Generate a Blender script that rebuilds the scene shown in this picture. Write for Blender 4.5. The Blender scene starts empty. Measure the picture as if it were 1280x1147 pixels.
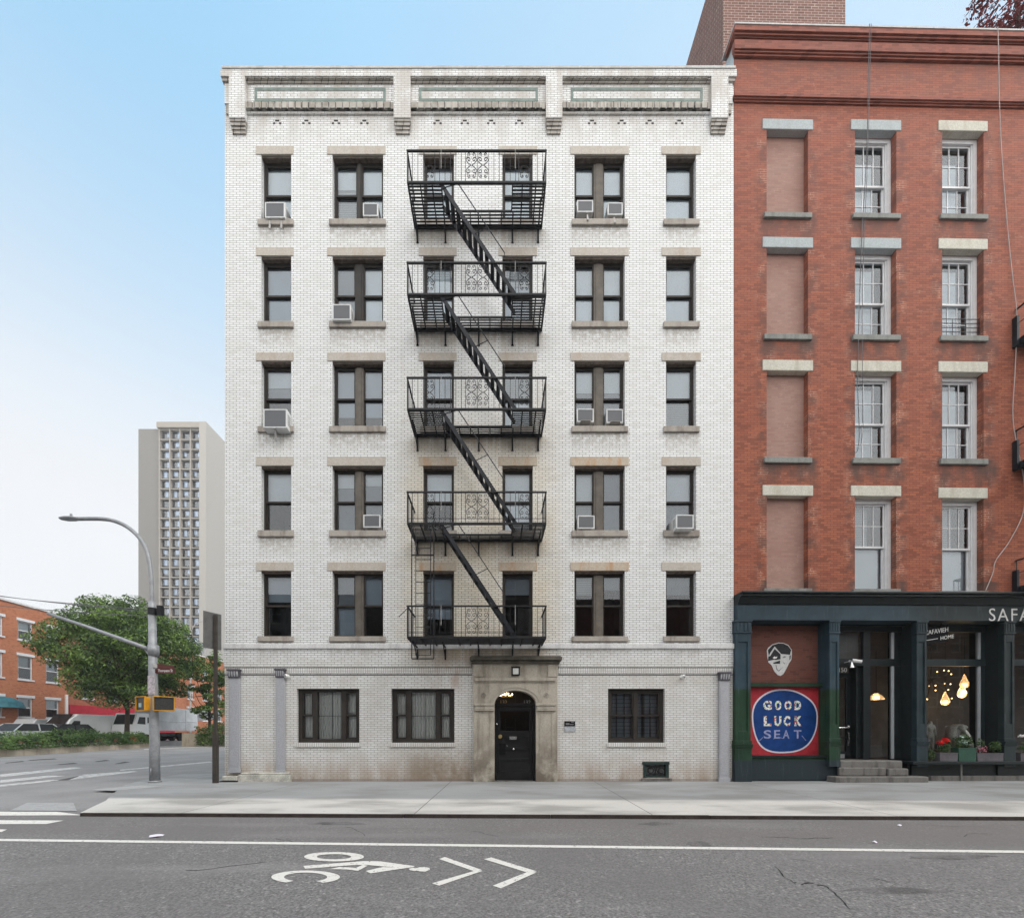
import bpy, bmesh, math, random
from mathutils import Vector, Matrix
R = math.radians
C = bpy.context.scene.collection
SC = bpy.context.scene
RNG = random.Random(7)

# ---------------------------------------------------------------- camera, sky, sun, exposure
FOC, VPX, HOR, D0, CH = 504.0, 619.0, 914.0, 12.0, 1.476
cam_d = bpy.data.cameras.new('camera'); cam = bpy.data.objects.new('camera', cam_d); C.objects.link(cam)
cam.location = (0, -D0, CH); cam.rotation_euler = (R(90), 0, 0)
cam_d.sensor_fit = 'HORIZONTAL'; cam_d.sensor_width = 36.0; cam_d.lens = FOC / 1280 * 36.0
cam_d.shift_x = (640 - VPX) / 1280; cam_d.shift_y = (HOR - 573.5) / 1280
cam_d.clip_start = 0.05; cam_d.clip_end = 6000
SC.camera = cam

W = bpy.data.worlds.new('World'); SC.world = W; W.use_nodes = True
SUN_EL, SUN_AZ = R(50), R(112)          # azimuth measured clockwise from +Y
wn, wl = W.node_tree.nodes, W.node_tree.links
wn.clear()
sky = wn.new('ShaderNodeTexSky'); sky.sky_type = 'NISHITA'; sky.sun_disc = False
sky.sun_elevation = SUN_EL; sky.sun_rotation = SUN_AZ
sky.air_density = 1.0; sky.dust_density = 2.5; sky.ozone_density = 2.5; sky.altitude = 0
wtc = wn.new('ShaderNodeTexCoord'); wsx = wn.new('ShaderNodeSeparateXYZ')
wl.new(wtc.outputs['Generated'], wsx.inputs[0])
def wmap(src, a, b, lo, hi):
    n = wn.new('ShaderNodeMapRange'); n.interpolation_type = 'SMOOTHSTEP'; wl.new(src, n.inputs[0])
    for i, v in enumerate((a, b, lo, hi)): n.inputs[i+1].default_value = v
    return n.outputs[0]
def wmath(op, a, b):
    n = wn.new('ShaderNodeMath'); n.operation = op
    for i, v in enumerate((a, b)):
        if isinstance(v, (int, float)): n.inputs[i].default_value = v
        else: wl.new(v, n.inputs[i])
    return n.outputs[0]
# thin high cloud: white low down, blue higher up, with glow added behind the camera to light the facade
veil = wn.new('ShaderNodeMix'); veil.data_type = 'RGBA'
over = wmath('ADD', wmath('MULTIPLY', wsx.outputs['Z'], .85), wmath('MULTIPLY', wsx.outputs['Y'], -.53))  # sky overhead whitened as well, to keep light on the ground neutral
wl.new(wmath('MULTIPLY', wmath('MULTIPLY', wmap(wsx.outputs['Z'], .36, .92, 0, 1), wmap(wsx.outputs['X'], -.65, .35, 1.12, .70)), wmap(over, .56, .88, 1, 0)), veil.inputs[0])
veil.inputs[6].default_value = (8.8, 8.95, 9.15, 1); veil.inputs[7].default_value = (3.3, 6.4, 9.2, 1)
glow = wn.new('ShaderNodeVectorMath'); glow.operation = 'SCALE'; wl.new(veil.outputs[2], glow.inputs[0])
fwd = wmath('ADD', wmath('MULTIPLY', wsx.outputs['Y'], -1.0), wmath('MULTIPLY', wsx.outputs['X'], .25))
wl.new(wmap(fwd, -.30, .75, 1.0, 2.5), glow.inputs['Scale'])
warm = wn.new('ShaderNodeMix'); warm.data_type = 'RGBA'; warm.blend_type = 'MULTIPLY'
wl.new(wmap(fwd, -.30, .55, 0, 1), warm.inputs[0]); wl.new(glow.outputs[0], warm.inputs[6]); warm.inputs[7].default_value = (.98, .95, .905, 1)
wno = wn.new('ShaderNodeTexNoise'); wno.inputs['Scale'].default_value = 1.1; wno.inputs['Detail'].default_value = 2
wl.new(wtc.outputs['Generated'], wno.inputs['Vector'])
wmx = wn.new('ShaderNodeMix'); wmx.data_type = 'RGBA'
wl.new(wmap(wno.outputs['Fac'], .3, .7, .86, .97), wmx.inputs[0]); wl.new(sky.outputs[0], wmx.inputs[6]); wl.new(warm.outputs[2], wmx.inputs[7])
wbg = wn.new('ShaderNodeBackground'); wbg.inputs[1].default_value = 0.10
wl.new(wmx.outputs[2], wbg.inputs[0])
wo = wn.new('ShaderNodeOutputWorld'); wl.new(wbg.outputs[0], wo.inputs[0])

sun_d = bpy.data.lights.new('sun', 'SUN'); sun = bpy.data.objects.new('sun', sun_d); C.objects.link(sun)
sun_d.energy = 1.4; sun_d.angle = R(20); sun_d.color = (1.0, 0.965, 0.92)
sd = Vector((math.sin(SUN_AZ) * math.cos(SUN_EL), math.cos(SUN_AZ) * math.cos(SUN_EL), math.sin(SUN_EL)))
sun.rotation_euler = sd.to_track_quat('Z', 'Y').to_euler()
SC.view_settings.view_transform = 'Standard'; SC.view_settings.look = 'None'
SC.view_settings.exposure = 0.18; SC.view_settings.gamma = 1.0

# ---------------------------------------------------------------- placing helpers
def fx(px, d=D0): return (px - VPX) / FOC * d
def fz(py, d=D0): return CH + (HOR - py) / FOC * d
ROADZ = -0.055
HAZE = .0006
def G(px, py, z=0.0):
    d = FOC * (CH - z) / (py - HOR)
    return ((px - VPX) / FOC * d, d - D0)

# ---------------------------------------------------------------- mesh builder
class MB:
    def __init__(s): s.v = []; s.f = []; s.m = []; s.cur = 0
    def mat(s, i): s.cur = i; return s
    def add(s, vs, fs):
        o = len(s.v); s.v += [tuple(p) for p in vs]
        for f in fs: s.f.append(tuple(i + o for i in f)); s.m.append(s.cur)
        return s
    def box(s, x0, x1, y0, y1, z0, z1):
        return s.add([(x0,y0,z0),(x1,y0,z0),(x1,y1,z0),(x0,y1,z0),(x0,y0,z1),(x1,y0,z1),(x1,y1,z1),(x0,y1,z1)],
                     [(0,3,2,1),(4,5,6,7),(0,1,5,4),(1,2,6,5),(2,3,7,6),(3,0,4,7)])
    def quad(s, *p): return s.add(p, [tuple(range(len(p)))])
    def prism(s, poly, y0, y1):                    # poly in (x, z), counter-clockwise seen from -y
        n = len(poly)
        vs = [(x, y0, z) for x, z in poly] + [(x, y1, z) for x, z in poly]
        fs = [tuple(range(n)), tuple(range(2*n-1, n-1, -1))]
        for i in range(n):
            j = (i+1) % n; fs.append((j, i, i+n, j+n))
        return s.add(vs, fs)
    def prismx(s, poly, x0, x1):                   # poly in (y, z)
        n = len(poly)
        vs = [(x0, y, z) for y, z in poly] + [(x1, y, z) for y, z in poly]
        fs = [tuple(range(n-1, -1, -1)), tuple(range(n, 2*n))]
        for i in range(n):
            j = (i+1) % n; fs.append((i, j, j+n, i+n))
        return s.add(vs, fs)
    def slab(s, poly, z0, z1):                     # poly in (x, y) counter-clockwise from above
        n = len(poly)
        vs = [(x, y, z0) for x, y in poly] + [(x, y, z1) for x, y in poly]
        fs = [tuple(range(n-1, -1, -1)), tuple(range(n, 2*n))]
        for i in range(n):
            j = (i+1) % n; fs.append((i, j, j+n, i+n))
        return s.add(vs, fs)
    def tube(s, pts, r, n=6, closed=False):
        pts = [Vector(p) for p in pts]; k = len(pts)
        rs = r if isinstance(r, (list, tuple)) else [r]*k
        vs = []; fs = []; pu = None
        for i, p in enumerate(pts):
            if closed: t = pts[(i+1) % k] - pts[i-1]
            else: t = pts[min(i+1, k-1)] - pts[max(i-1, 0)]
            t.normalize()
            u = Vector((0,0,1)) if abs(t.z) < .92 else Vector((0,1,0))
            if pu is not None and abs(pu.dot(t)) < .95: u = pu
            a = u - t*u.dot(t); a.normalize(); b = t.cross(a); pu = a
            for q in range(n):
                w = 2*math.pi*(q+.5)/n
                vs.append(p + (a*math.cos(w) + b*math.sin(w))*rs[i])
        for i in range(k if closed else k-1):
            j = (i+1) % k
            for q in range(n):
                q2 = (q+1) % n
                fs.append((i*n+q, i*n+q2, j*n+q2, j*n+q))
        if not closed:
            fs.append(tuple(range(n-1, -1, -1))); fs.append(tuple((k-1)*n+q for q in range(n)))
        return s.add(vs, fs)
    def bar(s, p, q, w, h=None):                   # rectangular bar between points; w horizontal-ish, h the other
        h = h or w; p = Vector(p); q = Vector(q); t = (q-p).normalized()
        u = Vector((0,0,1)) if abs(t.z) < .95 else Vector((0,1,0))
        b = t.cross(u).normalized(); a = b.cross(t).normalized()
        c = [(-1,-1),(1,-1),(1,1),(-1,1)]
        vs = [p + b*(w/2*i) + a*(h/2*j) for i, j in c] + [q + b*(w/2*i) + a*(h/2*j) for i, j in c]
        return s.add(vs, [(0,3,2,1),(4,5,6,7),(0,1,5,4),(1,2,6,5),(2,3,7,6),(3,0,4,7)])
    def lathe(s, prof, c=(0,0,0), n=16, ax='z'):    # prof (r, h)
        vs = []; fs = []
        for r, h in prof:
            for q in range(n):
                w = 2*math.pi*q/n; a, b = r*math.cos(w), r*math.sin(w)
                vs.append((c[0]+a, c[1]+b, c[2]+h) if ax == 'z' else (c[0]+h, c[1]+a, c[2]+b) if ax == 'x' else (c[0]+b, c[1]+h, c[2]+a))
        for i in range(len(prof)-1):
            for q in range(n):
                q2 = (q+1) % n; fs.append((i*n+q, i*n+q2, (i+1)*n+q2, (i+1)*n+q))
        fs.append(tuple(range(n-1,-1,-1))); fs.append(tuple((len(prof)-1)*n+q for q in range(n)))
        return s.add(vs, fs)
    def ball(s, c, r, n=10, sq=(1,1,1)):
        prof = [(r*math.sin(math.pi*i/n)+1e-4, -r*math.cos(math.pi*i/n)) for i in range(n+1)]
        o = len(s.v); s.lathe(prof, (0,0,0), n+4)
        for i in range(o, len(s.v)):
            x, y, z = s.v[i]; s.v[i] = (c[0]+x*sq[0], c[1]+y*sq[1], c[2]+z*sq[2])
        return s
    def build(s, name, mats, parent=None, smooth=False, fix=True, bevel=0):
        me = bpy.data.meshes.new(name); me.from_pydata(s.v, [], s.f)
        if not isinstance(mats, (list, tuple)): mats = [mats]
        for m in mats: me.materials.append(m)
        me.polygons.foreach_set('material_index', s.m)
        if smooth: me.polygons.foreach_set('use_smooth', [True]*len(s.f))
        if fix:
            bm = bmesh.new(); bm.from_mesh(me)
            bmesh.ops.recalc_face_normals(bm, faces=bm.faces[:]); bm.to_mesh(me); bm.free()
        me.update()
        o = bpy.data.objects.new(name, me); C.objects.link(o)
        if parent is not None: o.parent = parent
        if bevel:
            b = o.modifiers.new('bevel', 'BEVEL'); b.width = bevel; b.segments = 2; b.limit_method = 'ANGLE'
        return o

def tag(o, label, cat, group=None, kind=None):
    o['label'] = label; o['category'] = cat
    if group: o['group'] = group
    if kind: o['kind'] = kind
    return o
def thing(name, label, cat, loc=(0,0,0), rz=0.0, group=None):
    o = bpy.data.objects.new(name, None); C.objects.link(o); o.empty_display_size = .2
    o.location = loc; o.rotation_euler = (0, 0, rz)
    return tag(o, label, cat, group)
def struct(o): o['kind'] = 'structure'; return o
def copy_tree(o, parent=None):
    c = o.copy(); C.objects.link(c)
    if parent is not None: c.parent = parent
    for ch in list(o.children): copy_tree(ch, c)
    return c
def text(name, body, size, mat, parent=None, loc=(0,0,0), rz=0.0, depth=.004, align='LEFT', bold=0.0, spacing=1.0, xs=1.0):
    cu = bpy.data.curves.new(name, 'FONT'); cu.body = body; cu.size = size; cu.extrude = depth; cu.align_x = align
    cu.offset = bold; cu.space_character = spacing; cu.resolution_u = 4
    to = bpy.data.objects.new(name, cu)
    me = bpy.data.meshes.new_from_object(to); bpy.data.objects.remove(to)
    rot = Matrix.Rotation(rz, 4, 'Z') @ Matrix.Rotation(R(90), 4, 'X') @ Matrix.Diagonal((xs,1,1,1))
    me.transform(Matrix.Translation(loc) @ rot)
    me.materials.clear(); me.materials.append(mat); me.name = name
    o = bpy.data.objects.new(name, me); C.objects.link(o)
    if parent is not None: o.parent = parent
    return o

# ---------------------------------------------------------------- materials
class NG:
    def __init__(s, name, rough=.8, spec=.5, metal=0.0):
        s.m = bpy.data.materials.new(name); s.m.use_nodes = True
        s.t = s.m.node_tree; s.n = s.t.nodes; s.l = s.t.links
        s.p = s.n['Principled BSDF']; s.out = s.n['Material Output']
        s.p.inputs['Roughness'].default_value = rough; s.p.inputs['Metallic'].default_value = metal
        s.p.inputs['Specular IOR Level'].default_value = spec
        tc = s.n.new('ShaderNodeTexCoord'); s.P = tc.outputs['Object']
        sx = s.n.new('ShaderNodeSeparateXYZ'); s.l.new(s.P, sx.inputs[0]); s.x, s.y, s.z = sx.outputs
    def _in(s, sock, v):
        if isinstance(v, bpy.types.NodeSocket): s.l.new(v, sock)
        elif isinstance(v, (tuple, list)) and len(v) == 3 and sock.type == 'RGBA': sock.default_value = (*v, 1)
        else: sock.default_value = v
    def math(s, op, a, b=0.0, c=0.0, clamp=False):
        n = s.n.new('ShaderNodeMath'); n.operation = op; n.use_clamp = clamp
        s._in(n.inputs[0], a); s._in(n.inputs[1], b); s._in(n.inputs[2], c); return n.outputs[0]
    def mul(s, a, b): return s.math('MULTIPLY', a, b)
    def add(s, a, b): return s.math('ADD', a, b)
    def ss(s, v, a, b, lo=0.0, hi=1.0):
        n = s.n.new('ShaderNodeMapRange'); n.interpolation_type = 'SMOOTHSTEP'
        s._in(n.inputs[0], v); n.inputs[1].default_value = a; n.inputs[2].default_value = b
        n.inputs[3].default_value = lo; n.inputs[4].default_value = hi; return n.outputs[0]
    def vec(s, x, y, z):
        n = s.n.new('ShaderNodeCombineXYZ'); s._in(n.inputs[0], x); s._in(n.inputs[1], y); s._in(n.inputs[2], z); return n.outputs[0]
    def noise(s, scale, detail=3.0, vec=None, rough=.55):
        n = s.n.new('ShaderNodeTexNoise'); n.inputs['Scale'].default_value = scale; n.inputs['Detail'].default_value = detail
        n.inputs['Roughness'].default_value = rough
        s.l.new(vec or s.P, n.inputs['Vector']); return n.outputs['Fac']
    def voro(s, scale, vec=None):
        n = s.n.new('ShaderNodeTexVoronoi'); n.inputs['Scale'].default_value = scale
        s.l.new(vec or s.P, n.inputs['Vector']); return n.outputs['Color']
    def scaled(s, a, b, c): return s.vec(s.mul(s.x, a), s.mul(s.y, b), s.mul(s.z, c))
    def mix(s, f, a, b, blend='MIX'):
        n = s.n.new('ShaderNodeMix'); n.data_type = 'RGBA'; n.blend_type = blend
        s._in(n.inputs[0], f); s._in(n.inputs[6], a); s._in(n.inputs[7], b); return n.outputs[2]
    def brick(s, c1, c2, mo, w, h, ms, vec, off=.5, smooth=.1, bias=0.0):
        n = s.n.new('ShaderNodeTexBrick'); s.l.new(vec, n.inputs['Vector'])
        s._in(n.inputs['Color1'], c1); s._in(n.inputs['Color2'], c2); s._in(n.inputs['Mortar'], mo)
        n.inputs['Scale'].default_value = 1; n.inputs['Mortar Size'].default_value = ms; n.inputs['Mortar Smooth'].default_value = smooth
        n.inputs['Bias'].default_value = bias; n.inputs['Brick Width'].default_value = w; n.inputs['Row Height'].default_value = h
        n.offset = off; return n.outputs['Color'], n.outputs['Fac']
    def bump(s, h, strength=.3, dist=.01):
        n = s.n.new('ShaderNodeBump'); n.inputs['Strength'].default_value = strength; n.inputs['Distance'].default_value = dist
        s.l.new(h, n.inputs['Height']); s.l.new(n.outputs[0], s.p.inputs['Normal'])
    def done(s, col, rough=None):
        s._in(s.p.inputs['Base Color'], col)
        if rough is not None: s._in(s.p.inputs['Roughness'], rough)
        return s.m

def plain(name, c, rough=.6, var=.25, scale=3.0, metal=0.0, spec=.22, bump=0.0, fine=40.0):
    g = NG(name, rough, spec, metal)
    n = g.noise(scale, 5); f = g.noise(fine, 2)
    k = g.add(g.mul(n, .65), g.mul(f, .35))
    col = g.mix(g.ss(k, .3, .7), tuple(max(0, v*(1-var)) for v in c), tuple(min(1, v*(1+var*.6)) for v in c))
    if bump: g.bump(f, bump, .01)
    return g.done(col)

def mat_white_brick(name='white_glazed_brick', soldier=False, rowlock=False, plainwall=False):
    g = NG(name, .38, .5)
    u = g.add(g.x, g.y)
    if soldier: v = g.vec(u, g.z, 0.0); bw, bh, off = .0667, .205, 0.0
    else: v = g.vec(u, g.z, 0.0); bw, bh, off = .2, .0656, .5
    mortar = g.mix(g.noise(1.3, 3), (.105, .10, .095), (.24, .23, .215))
    c, f = g.brick((.79, .80, .805), (.72, .73, .73), mortar, bw, bh, .0062, v, off, .12)
    # odd grey / buff glazed units
    c2, f2 = g.brick((0, 0, 0), (1, 1, 1), (0, 0, 0), bw, bh, 0.0, v, off, 0.0)
    pick = g.math('GREATER_THAN', c2, .88)
    c = g.mix(g.mul(pick, g.mul(.30, g.math('SUBTRACT', 1.0, f))), c, (.66, .64, .60))
    n1 = g.noise(1.1, 6); n2 = g.noise(7.0, 5); n3 = g.noise(3.0, 5, g.scaled(1, 1, .35))
    # general grime
    c = g.mix(g.ss(n1, .48, .72, 0, .25), c, (.52, .50, .46), 'MIX')
    run = g.noise(1.0, 6, g.scaled(4.5, 4.5, .30))                       # faint vertical rain streaks
    c = g.mix(g.ss(run, .54, .70, 0, .20), c, (.43, .41, .38))
    gf = g.ss(g.z, 4.0, 3.2); c = g.mix(g.mul(gf, g.ss(g.noise(1.8, 6), .35, .65, .15, .48)), c, (.46, .42, .37))
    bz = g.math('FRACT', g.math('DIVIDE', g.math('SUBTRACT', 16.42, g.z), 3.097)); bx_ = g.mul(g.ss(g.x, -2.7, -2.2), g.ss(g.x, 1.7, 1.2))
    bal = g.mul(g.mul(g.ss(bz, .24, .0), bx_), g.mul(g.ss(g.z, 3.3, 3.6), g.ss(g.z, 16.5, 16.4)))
    c = g.mix(g.mul(bal, g.ss(g.noise(2.0, 5, g.scaled(3, 3, .5)), .34, .64, .18, .85)), c, (.40, .33, .24))  # yellowish grime that also paints the soft shadow below each balcony
    # buff tone round the fire escape bay
    xm = g.mul(g.ss(g.x, -3.4, -2.2), g.ss(g.x, 2.4, 1.3)); zm = g.mul(g.ss(g.z, 2.8, 4.4), g.ss(g.z, 13.2, 7.5))
    c = g.mix(g.mul(g.mul(xm, zm), g.ss(n1, .2, .62, .45, 1.0)), c, g.mix(.85, c, (.86, .76, .60), 'MULTIPLY'))
    # streaks below the sills, same height on every storey
    zz = g.math('FRACT', g.math('DIVIDE', g.math('SUBTRACT', 16.60, g.z), 3.093))
    dr = g.mul(g.ss(zz, .26, .0), g.mul(g.ss(g.z, 3.3, 3.5), g.ss(g.z, 16.7, 16.6)))
    cols = None
    for a, b in ((-7.1,-5.95),(-5.0,-3.2),(-2.3,-1.1),(.1,1.25),(2.2,4.05),(5.0,6.15)):
        q = g.mul(g.ss(g.x, a, a+.12), g.ss(g.x, b, b-.12)); cols = q if cols is None else g.add(cols, q)
    c = g.mix(g.mul(g.mul(dr, cols), g.ss(n2, .32, .62, .10, .88)), c, (.33, .30, .26))
    # soot on the parapet
    c = g.mix(g.mul(g.ss(g.z, 18.6, 20.0), g.ss(n3, .36, .64, .05, .75)), c, (.42, .385, .34))
    # splash and rust near the pavement
    low = g.ss(g.z, .95, .02)
    c = g.mix(g.mul(low, g.ss(n3, .25, .70, .20, .85)), c, (.32, .245, .18))
    dm = g.mul(g.mul(g.ss(g.x, -3.4, -2.0), g.ss(g.x, -.5, -.8)), g.ss(g.z, 1.5, .3))
    c = g.mix(g.mul(dm, g.ss(g.add(g.mul(n1, .6), g.mul(n2, .4)), .30, .60, .25, .90)), c, (.22, .17, .12))
    c = g.mix(g.mul(g.ss(g.z, .12, .0), .65), c, (.16, .12, .10))
    # brown bloom round the shop-height corner stains
    st = g.mul(g.mul(g.ss(g.x, -2.6, -1.2), g.ss(g.x, -.3, -.7)), g.mul(g.ss(g.z, 2.5, 3.0), g.ss(g.z, 4.2, 3.2)))
    c = g.mix(g.mul(st, g.ss(n3, .4, .66, 0, .7)), c, (.42, .31, .25))
    g.bump(g.math('SUBTRACT', 1.0, f), .25, .006)
    return g.done(c, g.add(.3, g.mul(f, .5)))

def mat_red_brick(name, ca, cb, mo, bw=.2, bh=.0667, ms=.0035, wear=True, soot=True, odd=.45):
    g = NG(name, .85, .3)
    u = g.add(g.x, g.y); v = g.vec(u, g.z, 0.0)
    n1 = g.noise(.8, 5); n2 = g.noise(4.0, 5); n3 = g.noise(2.2, 4, g.scaled(1, 1, .5))
    ed = None
    if soot:                                                             # weathered and repointed edges beside the openings
        for a in (.95, 2.22, 3.62, 4.92, 6.28, 7.58):
            q = g.mul(g.ss(g.x, a-.42, a-.12), g.ss(g.x, a+.42, a+.12)); ed = q if ed is None else g.add(ed, q)
        ed = g.mul(ed, g.ss(g.z, 20.2, 19.0))
    lite = g.math('MAXIMUM', g.ss(n2, .60, .68, 0, .55), g.mul(ed, g.ss(g.noise(1.7, 4), .50, .58))) if soot else g.ss(n2, .55, .66)
    mcol = g.mix(lite, mo, (.50, .37, .29) if soot else tuple(min(.62, k*1.5) for k in mo)) if wear else mo
    c, f = g.brick(ca, cb, mcol, bw, bh, ms, v, .5, .2)
    c2, _ = g.brick((0,0,0), (1,1,1), (0,0,0), bw, bh, 0.0, v, .5, 0.0)
    c = g.mix(g.mul(g.math('GREATER_THAN', c2, .83), g.mul(odd, g.math('SUBTRACT', 1.0, f))), c, tuple(k*.55 for k in ca))
    c = g.mix(g.ss(n1, .42, .7, 0, .35), c, g.mix(.8, c, (.80, .62, .60), 'MULTIPLY'))
    if soot:
        zz = g.math('FRACT', g.math('DIVIDE', g.math('SUBTRACT', 16.95, g.z), 3.66))
        dr = g.mul(g.ss(zz, .26, .06), g.ss(g.z, 17.2, 16.9))
        cols = None
        for a, b in ((.7, 2.6), (3.4, 5.3), (6.1, 8.1)):
            q = g.mul(g.ss(g.x, a, a+.25), g.ss(g.x, b, b-.25)); cols = q if cols is None else g.add(cols, q)
        c = g.mix(g.mul(ed, g.ss(g.noise(2.6, 5), .42, .62, 0, .62)), c, (.095, .052, .042))
        c = g.mix(g.mul(g.mul(dr, cols), g.ss(n3, .30, .62, .10, .90)), c, (.085, .055, .046))
        c = g.mix(g.mul(g.ss(g.z, 20.3, 21.6), g.ss(n3, .35, .65, .05, .55)), c, (.12, .075, .065))
        # paler, washed brick near the top
        c = g.mix(g.ss(g.z, 8.0, 22.0, 0, .30), c, (.29, .125, .105))
    g.bump(g.math('SUBTRACT', 1.0, f), .3, .006)
    return g.done(c)

def mat_glass(name, refl=.10, tint=(.9, .93, .93), wob=.0):
    g = NG(name)
    g.n.remove(g.p)
    tr = g.n.new('ShaderNodeBsdfTransparent'); tr.inputs[0].default_value = (*tint, 1)
    gl = g.n.new('ShaderNodeBsdfGlossy'); gl.inputs['Roughness'].default_value = .015; gl.inputs[0].default_value = (.92, .96, 1, 1)
    lw = g.n.new('ShaderNodeFresnel'); lw.inputs[0].default_value = 1.5
    # old panes are never quite flat
    bp = g.n.new('ShaderNodeBump'); bp.inputs['Strength'].default_value = wob; bp.inputs['Distance'].default_value = .02
    if wob: g.l.new(g.noise(2.3, 1), bp.inputs['Height']); g.l.new(bp.outputs[0], gl.inputs['Normal'])
    k = g.math('ADD', g.math('MULTIPLY', lw.outputs[0], 1.1), refl, clamp=True)
    mx = g.n.new('ShaderNodeMixShader'); g.l.new(k, mx.inputs[0]); g.l.new(tr.outputs[0], mx.inputs[1]); g.l.new(gl.outputs[0], mx.inputs[2])
    g.l.new(mx.outputs[0], g.out.inputs[0]); return g.m

def mat_leaf(name, dark, light, var=.5):
    g = NG(name, .55, .35)
    gi = g.n.new('ShaderNodeNewGeometry')
    n = g.noise(.55, 3)
    k = g.add(g.mul(g.math('POWER', gi.outputs['Random Per Island'], 2.2), .62), g.mul(g.ss(n, .40, .68), .38))
    col = g.mix(k, dark, light)
    g.done(col)
    tl = g.n.new('ShaderNodeBsdfTranslucent'); g._in(tl.inputs[0], g.mix(.5, col, (1, 1, .4), 'MULTIPLY'))
    mx = g.n.new('ShaderNodeMixShader'); mx.inputs[0].default_value = .32
    g.l.new(g.p.outputs[0], mx.inputs[1]); g.l.new(tl.outputs[0], mx.inputs[2]); g.l.new(mx.outputs[0], g.out.inputs[0])
    return g.m

def mat_emit(name, c, s):
    g = NG(name); g.p.inputs['Emission Color'].default_value = (*c, 1); g.p.inputs['Emission Strength'].default_value = s
    return g.done(c)

def mat_stone(name, c, stain=(.25,.22,.18), amt=.5, low=0.0):
    g = NG(name, .8, .3)
    n = g.noise(2.5, 6); f = g.noise(30, 3); v = g.noise(2.0, 5, g.scaled(2.2, 2.2, .5))
    col = g.mix(g.ss(f, .3, .7), tuple(k*.86 for k in c), tuple(min(1, k*1.08) for k in c))
    col = g.mix(g.ss(v, .45, .72, 0, amt), col, stain)
    if low: col = g.mix(g.mul(g.ss(g.z, low, 0.0), g.ss(n, .34, .6, .1, .9)), col, (.13, .105, .08))
    g.bump(f, .25, .006)
    return g.done(col)

def mat_storefront():
    g = NG('storefront_paint', .45, .25)
    n = g.noise(1.6, 5); f = g.noise(18, 3); v = g.noise(3, 5, g.scaled(3, 3, .4))
    slate = g.mix(g.ss(n, .35, .7), (.019, .040, .055), (.035, .066, .088))
    dark = g.mix(g.ss(n, .35, .7), (.011, .020, .023), (.021, .032, .035))
    green = g.mix(g.ss(n, .35, .7), (.011, .034, .018), (.020, .054, .028))
    base = g.mix(g.ss(g.x, 4.5, 6.0), slate, dark)
    low = g.mul(g.ss(g.z, 2.78, 2.68), g.ss(g.x, 3.45, 3.35))
    col = g.mix(low, base, green)
    col = g.mix(g.mul(g.ss(g.z, .66, .60), g.ss(g.x, 3.45, 3.35)), col, (.022, .033, .041))
    col = g.mix(g.ss(v, .55, .75, 0, .35), col, (.085, .11, .12))
    g.bump(f, .12, .004)
    return g.done(col)

M = {}
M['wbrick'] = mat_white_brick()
def mat_soot_brick():
    g = NG('sooty_corbel_brick', .8, .2); u = g.add(g.x, g.y)
    c, f = g.brick((.43, .40, .36), (.27, .245, .215), (.04, .037, .034), .2, .5, .010, g.vec(u, g.add(g.z, .13), 0.0), .0, .1)
    n = g.noise(5, 5); c = g.mix(g.ss(n, .40, .68, 0, .6), c, (.56, .54, .50)); return g.done(c)
M['soot'] = mat_soot_brick()
M['wsoldier'] = mat_white_brick('white_soldier_brick', soldier=True)
M['greenbrick'] = plain('green_glazed_brick', (.19, .245, .225), .4, .35, 6)
M['darkhole'] = plain('shadowed_brick_hole', (.05, .048, .045), .9)
M['lintel'] = mat_stone('limestone_lintel', (.50, .46, .41), (.40, .31, .22), .45)
M['lintel_warm'] = mat_stone('rust_tinged_lintel', (.50, .43, .345), (.46, .25, .12), .75)
M['sill'] = mat_stone('limestone_sill', (.40, .365, .325), (.17, .14, .12), .7)
M['band'] = mat_stone('stone_band', (.66, .66, .655), (.42, .41, .42), .6)
M['door_stone'] = mat_stone('carved_limestone', (.43, .39, .33), (.19, .165, .13), .7, low=2.1)
M['coping'] = mat_stone('coping_stone', (.52, .52, .51), (.30, .29, .28), .5)
M['frame'] = plain('brown_black_frame', (.036, .031, .028), .5, .3, 4)
M['soffit'] = plain('weathered_wood_soffit', (.125, .098, .08), .8, .6, 9)
M['framel'] = plain('taupe_mullion', (.135, .118, .10), .5, .3, 4)
M['glass'] = mat_glass('window_glass', .035, (.93, .95, .95))
M['glass_up'] = mat_glass('sky_window_glass', .055)
M['shopglass'] = mat_glass('shop_glass', .0, wob=.0)
M['blind'] = plain('white_roller_blind', (.64, .70, .755), .9, .06, 2)
M['blind_grey'] = plain('grey_blind', (.25, .29, .34), .9, .12, 2)
g_ = NG('slatted_blind', .8); s_ = g_.math('FRACT', g_.mul(g_.z, 18.0))
M['slats'] = g_.done(g_.mix(g_.ss(s_, .55, .8), (.40, .43, .46), (.16, .18, .20)))
g_ = NG('pleated_curtain', .9); w_ = g_.math('SINE', g_.add(g_.mul(g_.x, 75.0), g_.mul(g_.noise(4, 2), 9.0)))
M['curtain'] = g_.done(g_.mix(g_.ss(w_, -.8, .9), (.70, .71, .69), (.92, .92, .90)))
M['room'] = plain('room_interior', (.10, .095, .09), .9)
M['iron'] = plain('black_painted_iron', (.014, .015, .018), .5, .4, 8, spec=.25)
M['ironblue'] = plain('blue_black_stair_paint', (.015, .017, .023), .45, .4, 6)
M['door'] = plain('black_gloss_door', (.016, .016, .017), .28, .3, 5)
M['brass'] = plain('brass', (.62, .46, .20), .35, .2, 10, metal=.9)
M['chrome'] = plain('polished_steel', (.62, .62, .62), .25, .1, 10, metal=.9)
g_ = NG('lavender_cast_iron', .55); f_ = g_.noise(55, 3); n_ = g_.noise(4, 5)
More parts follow.
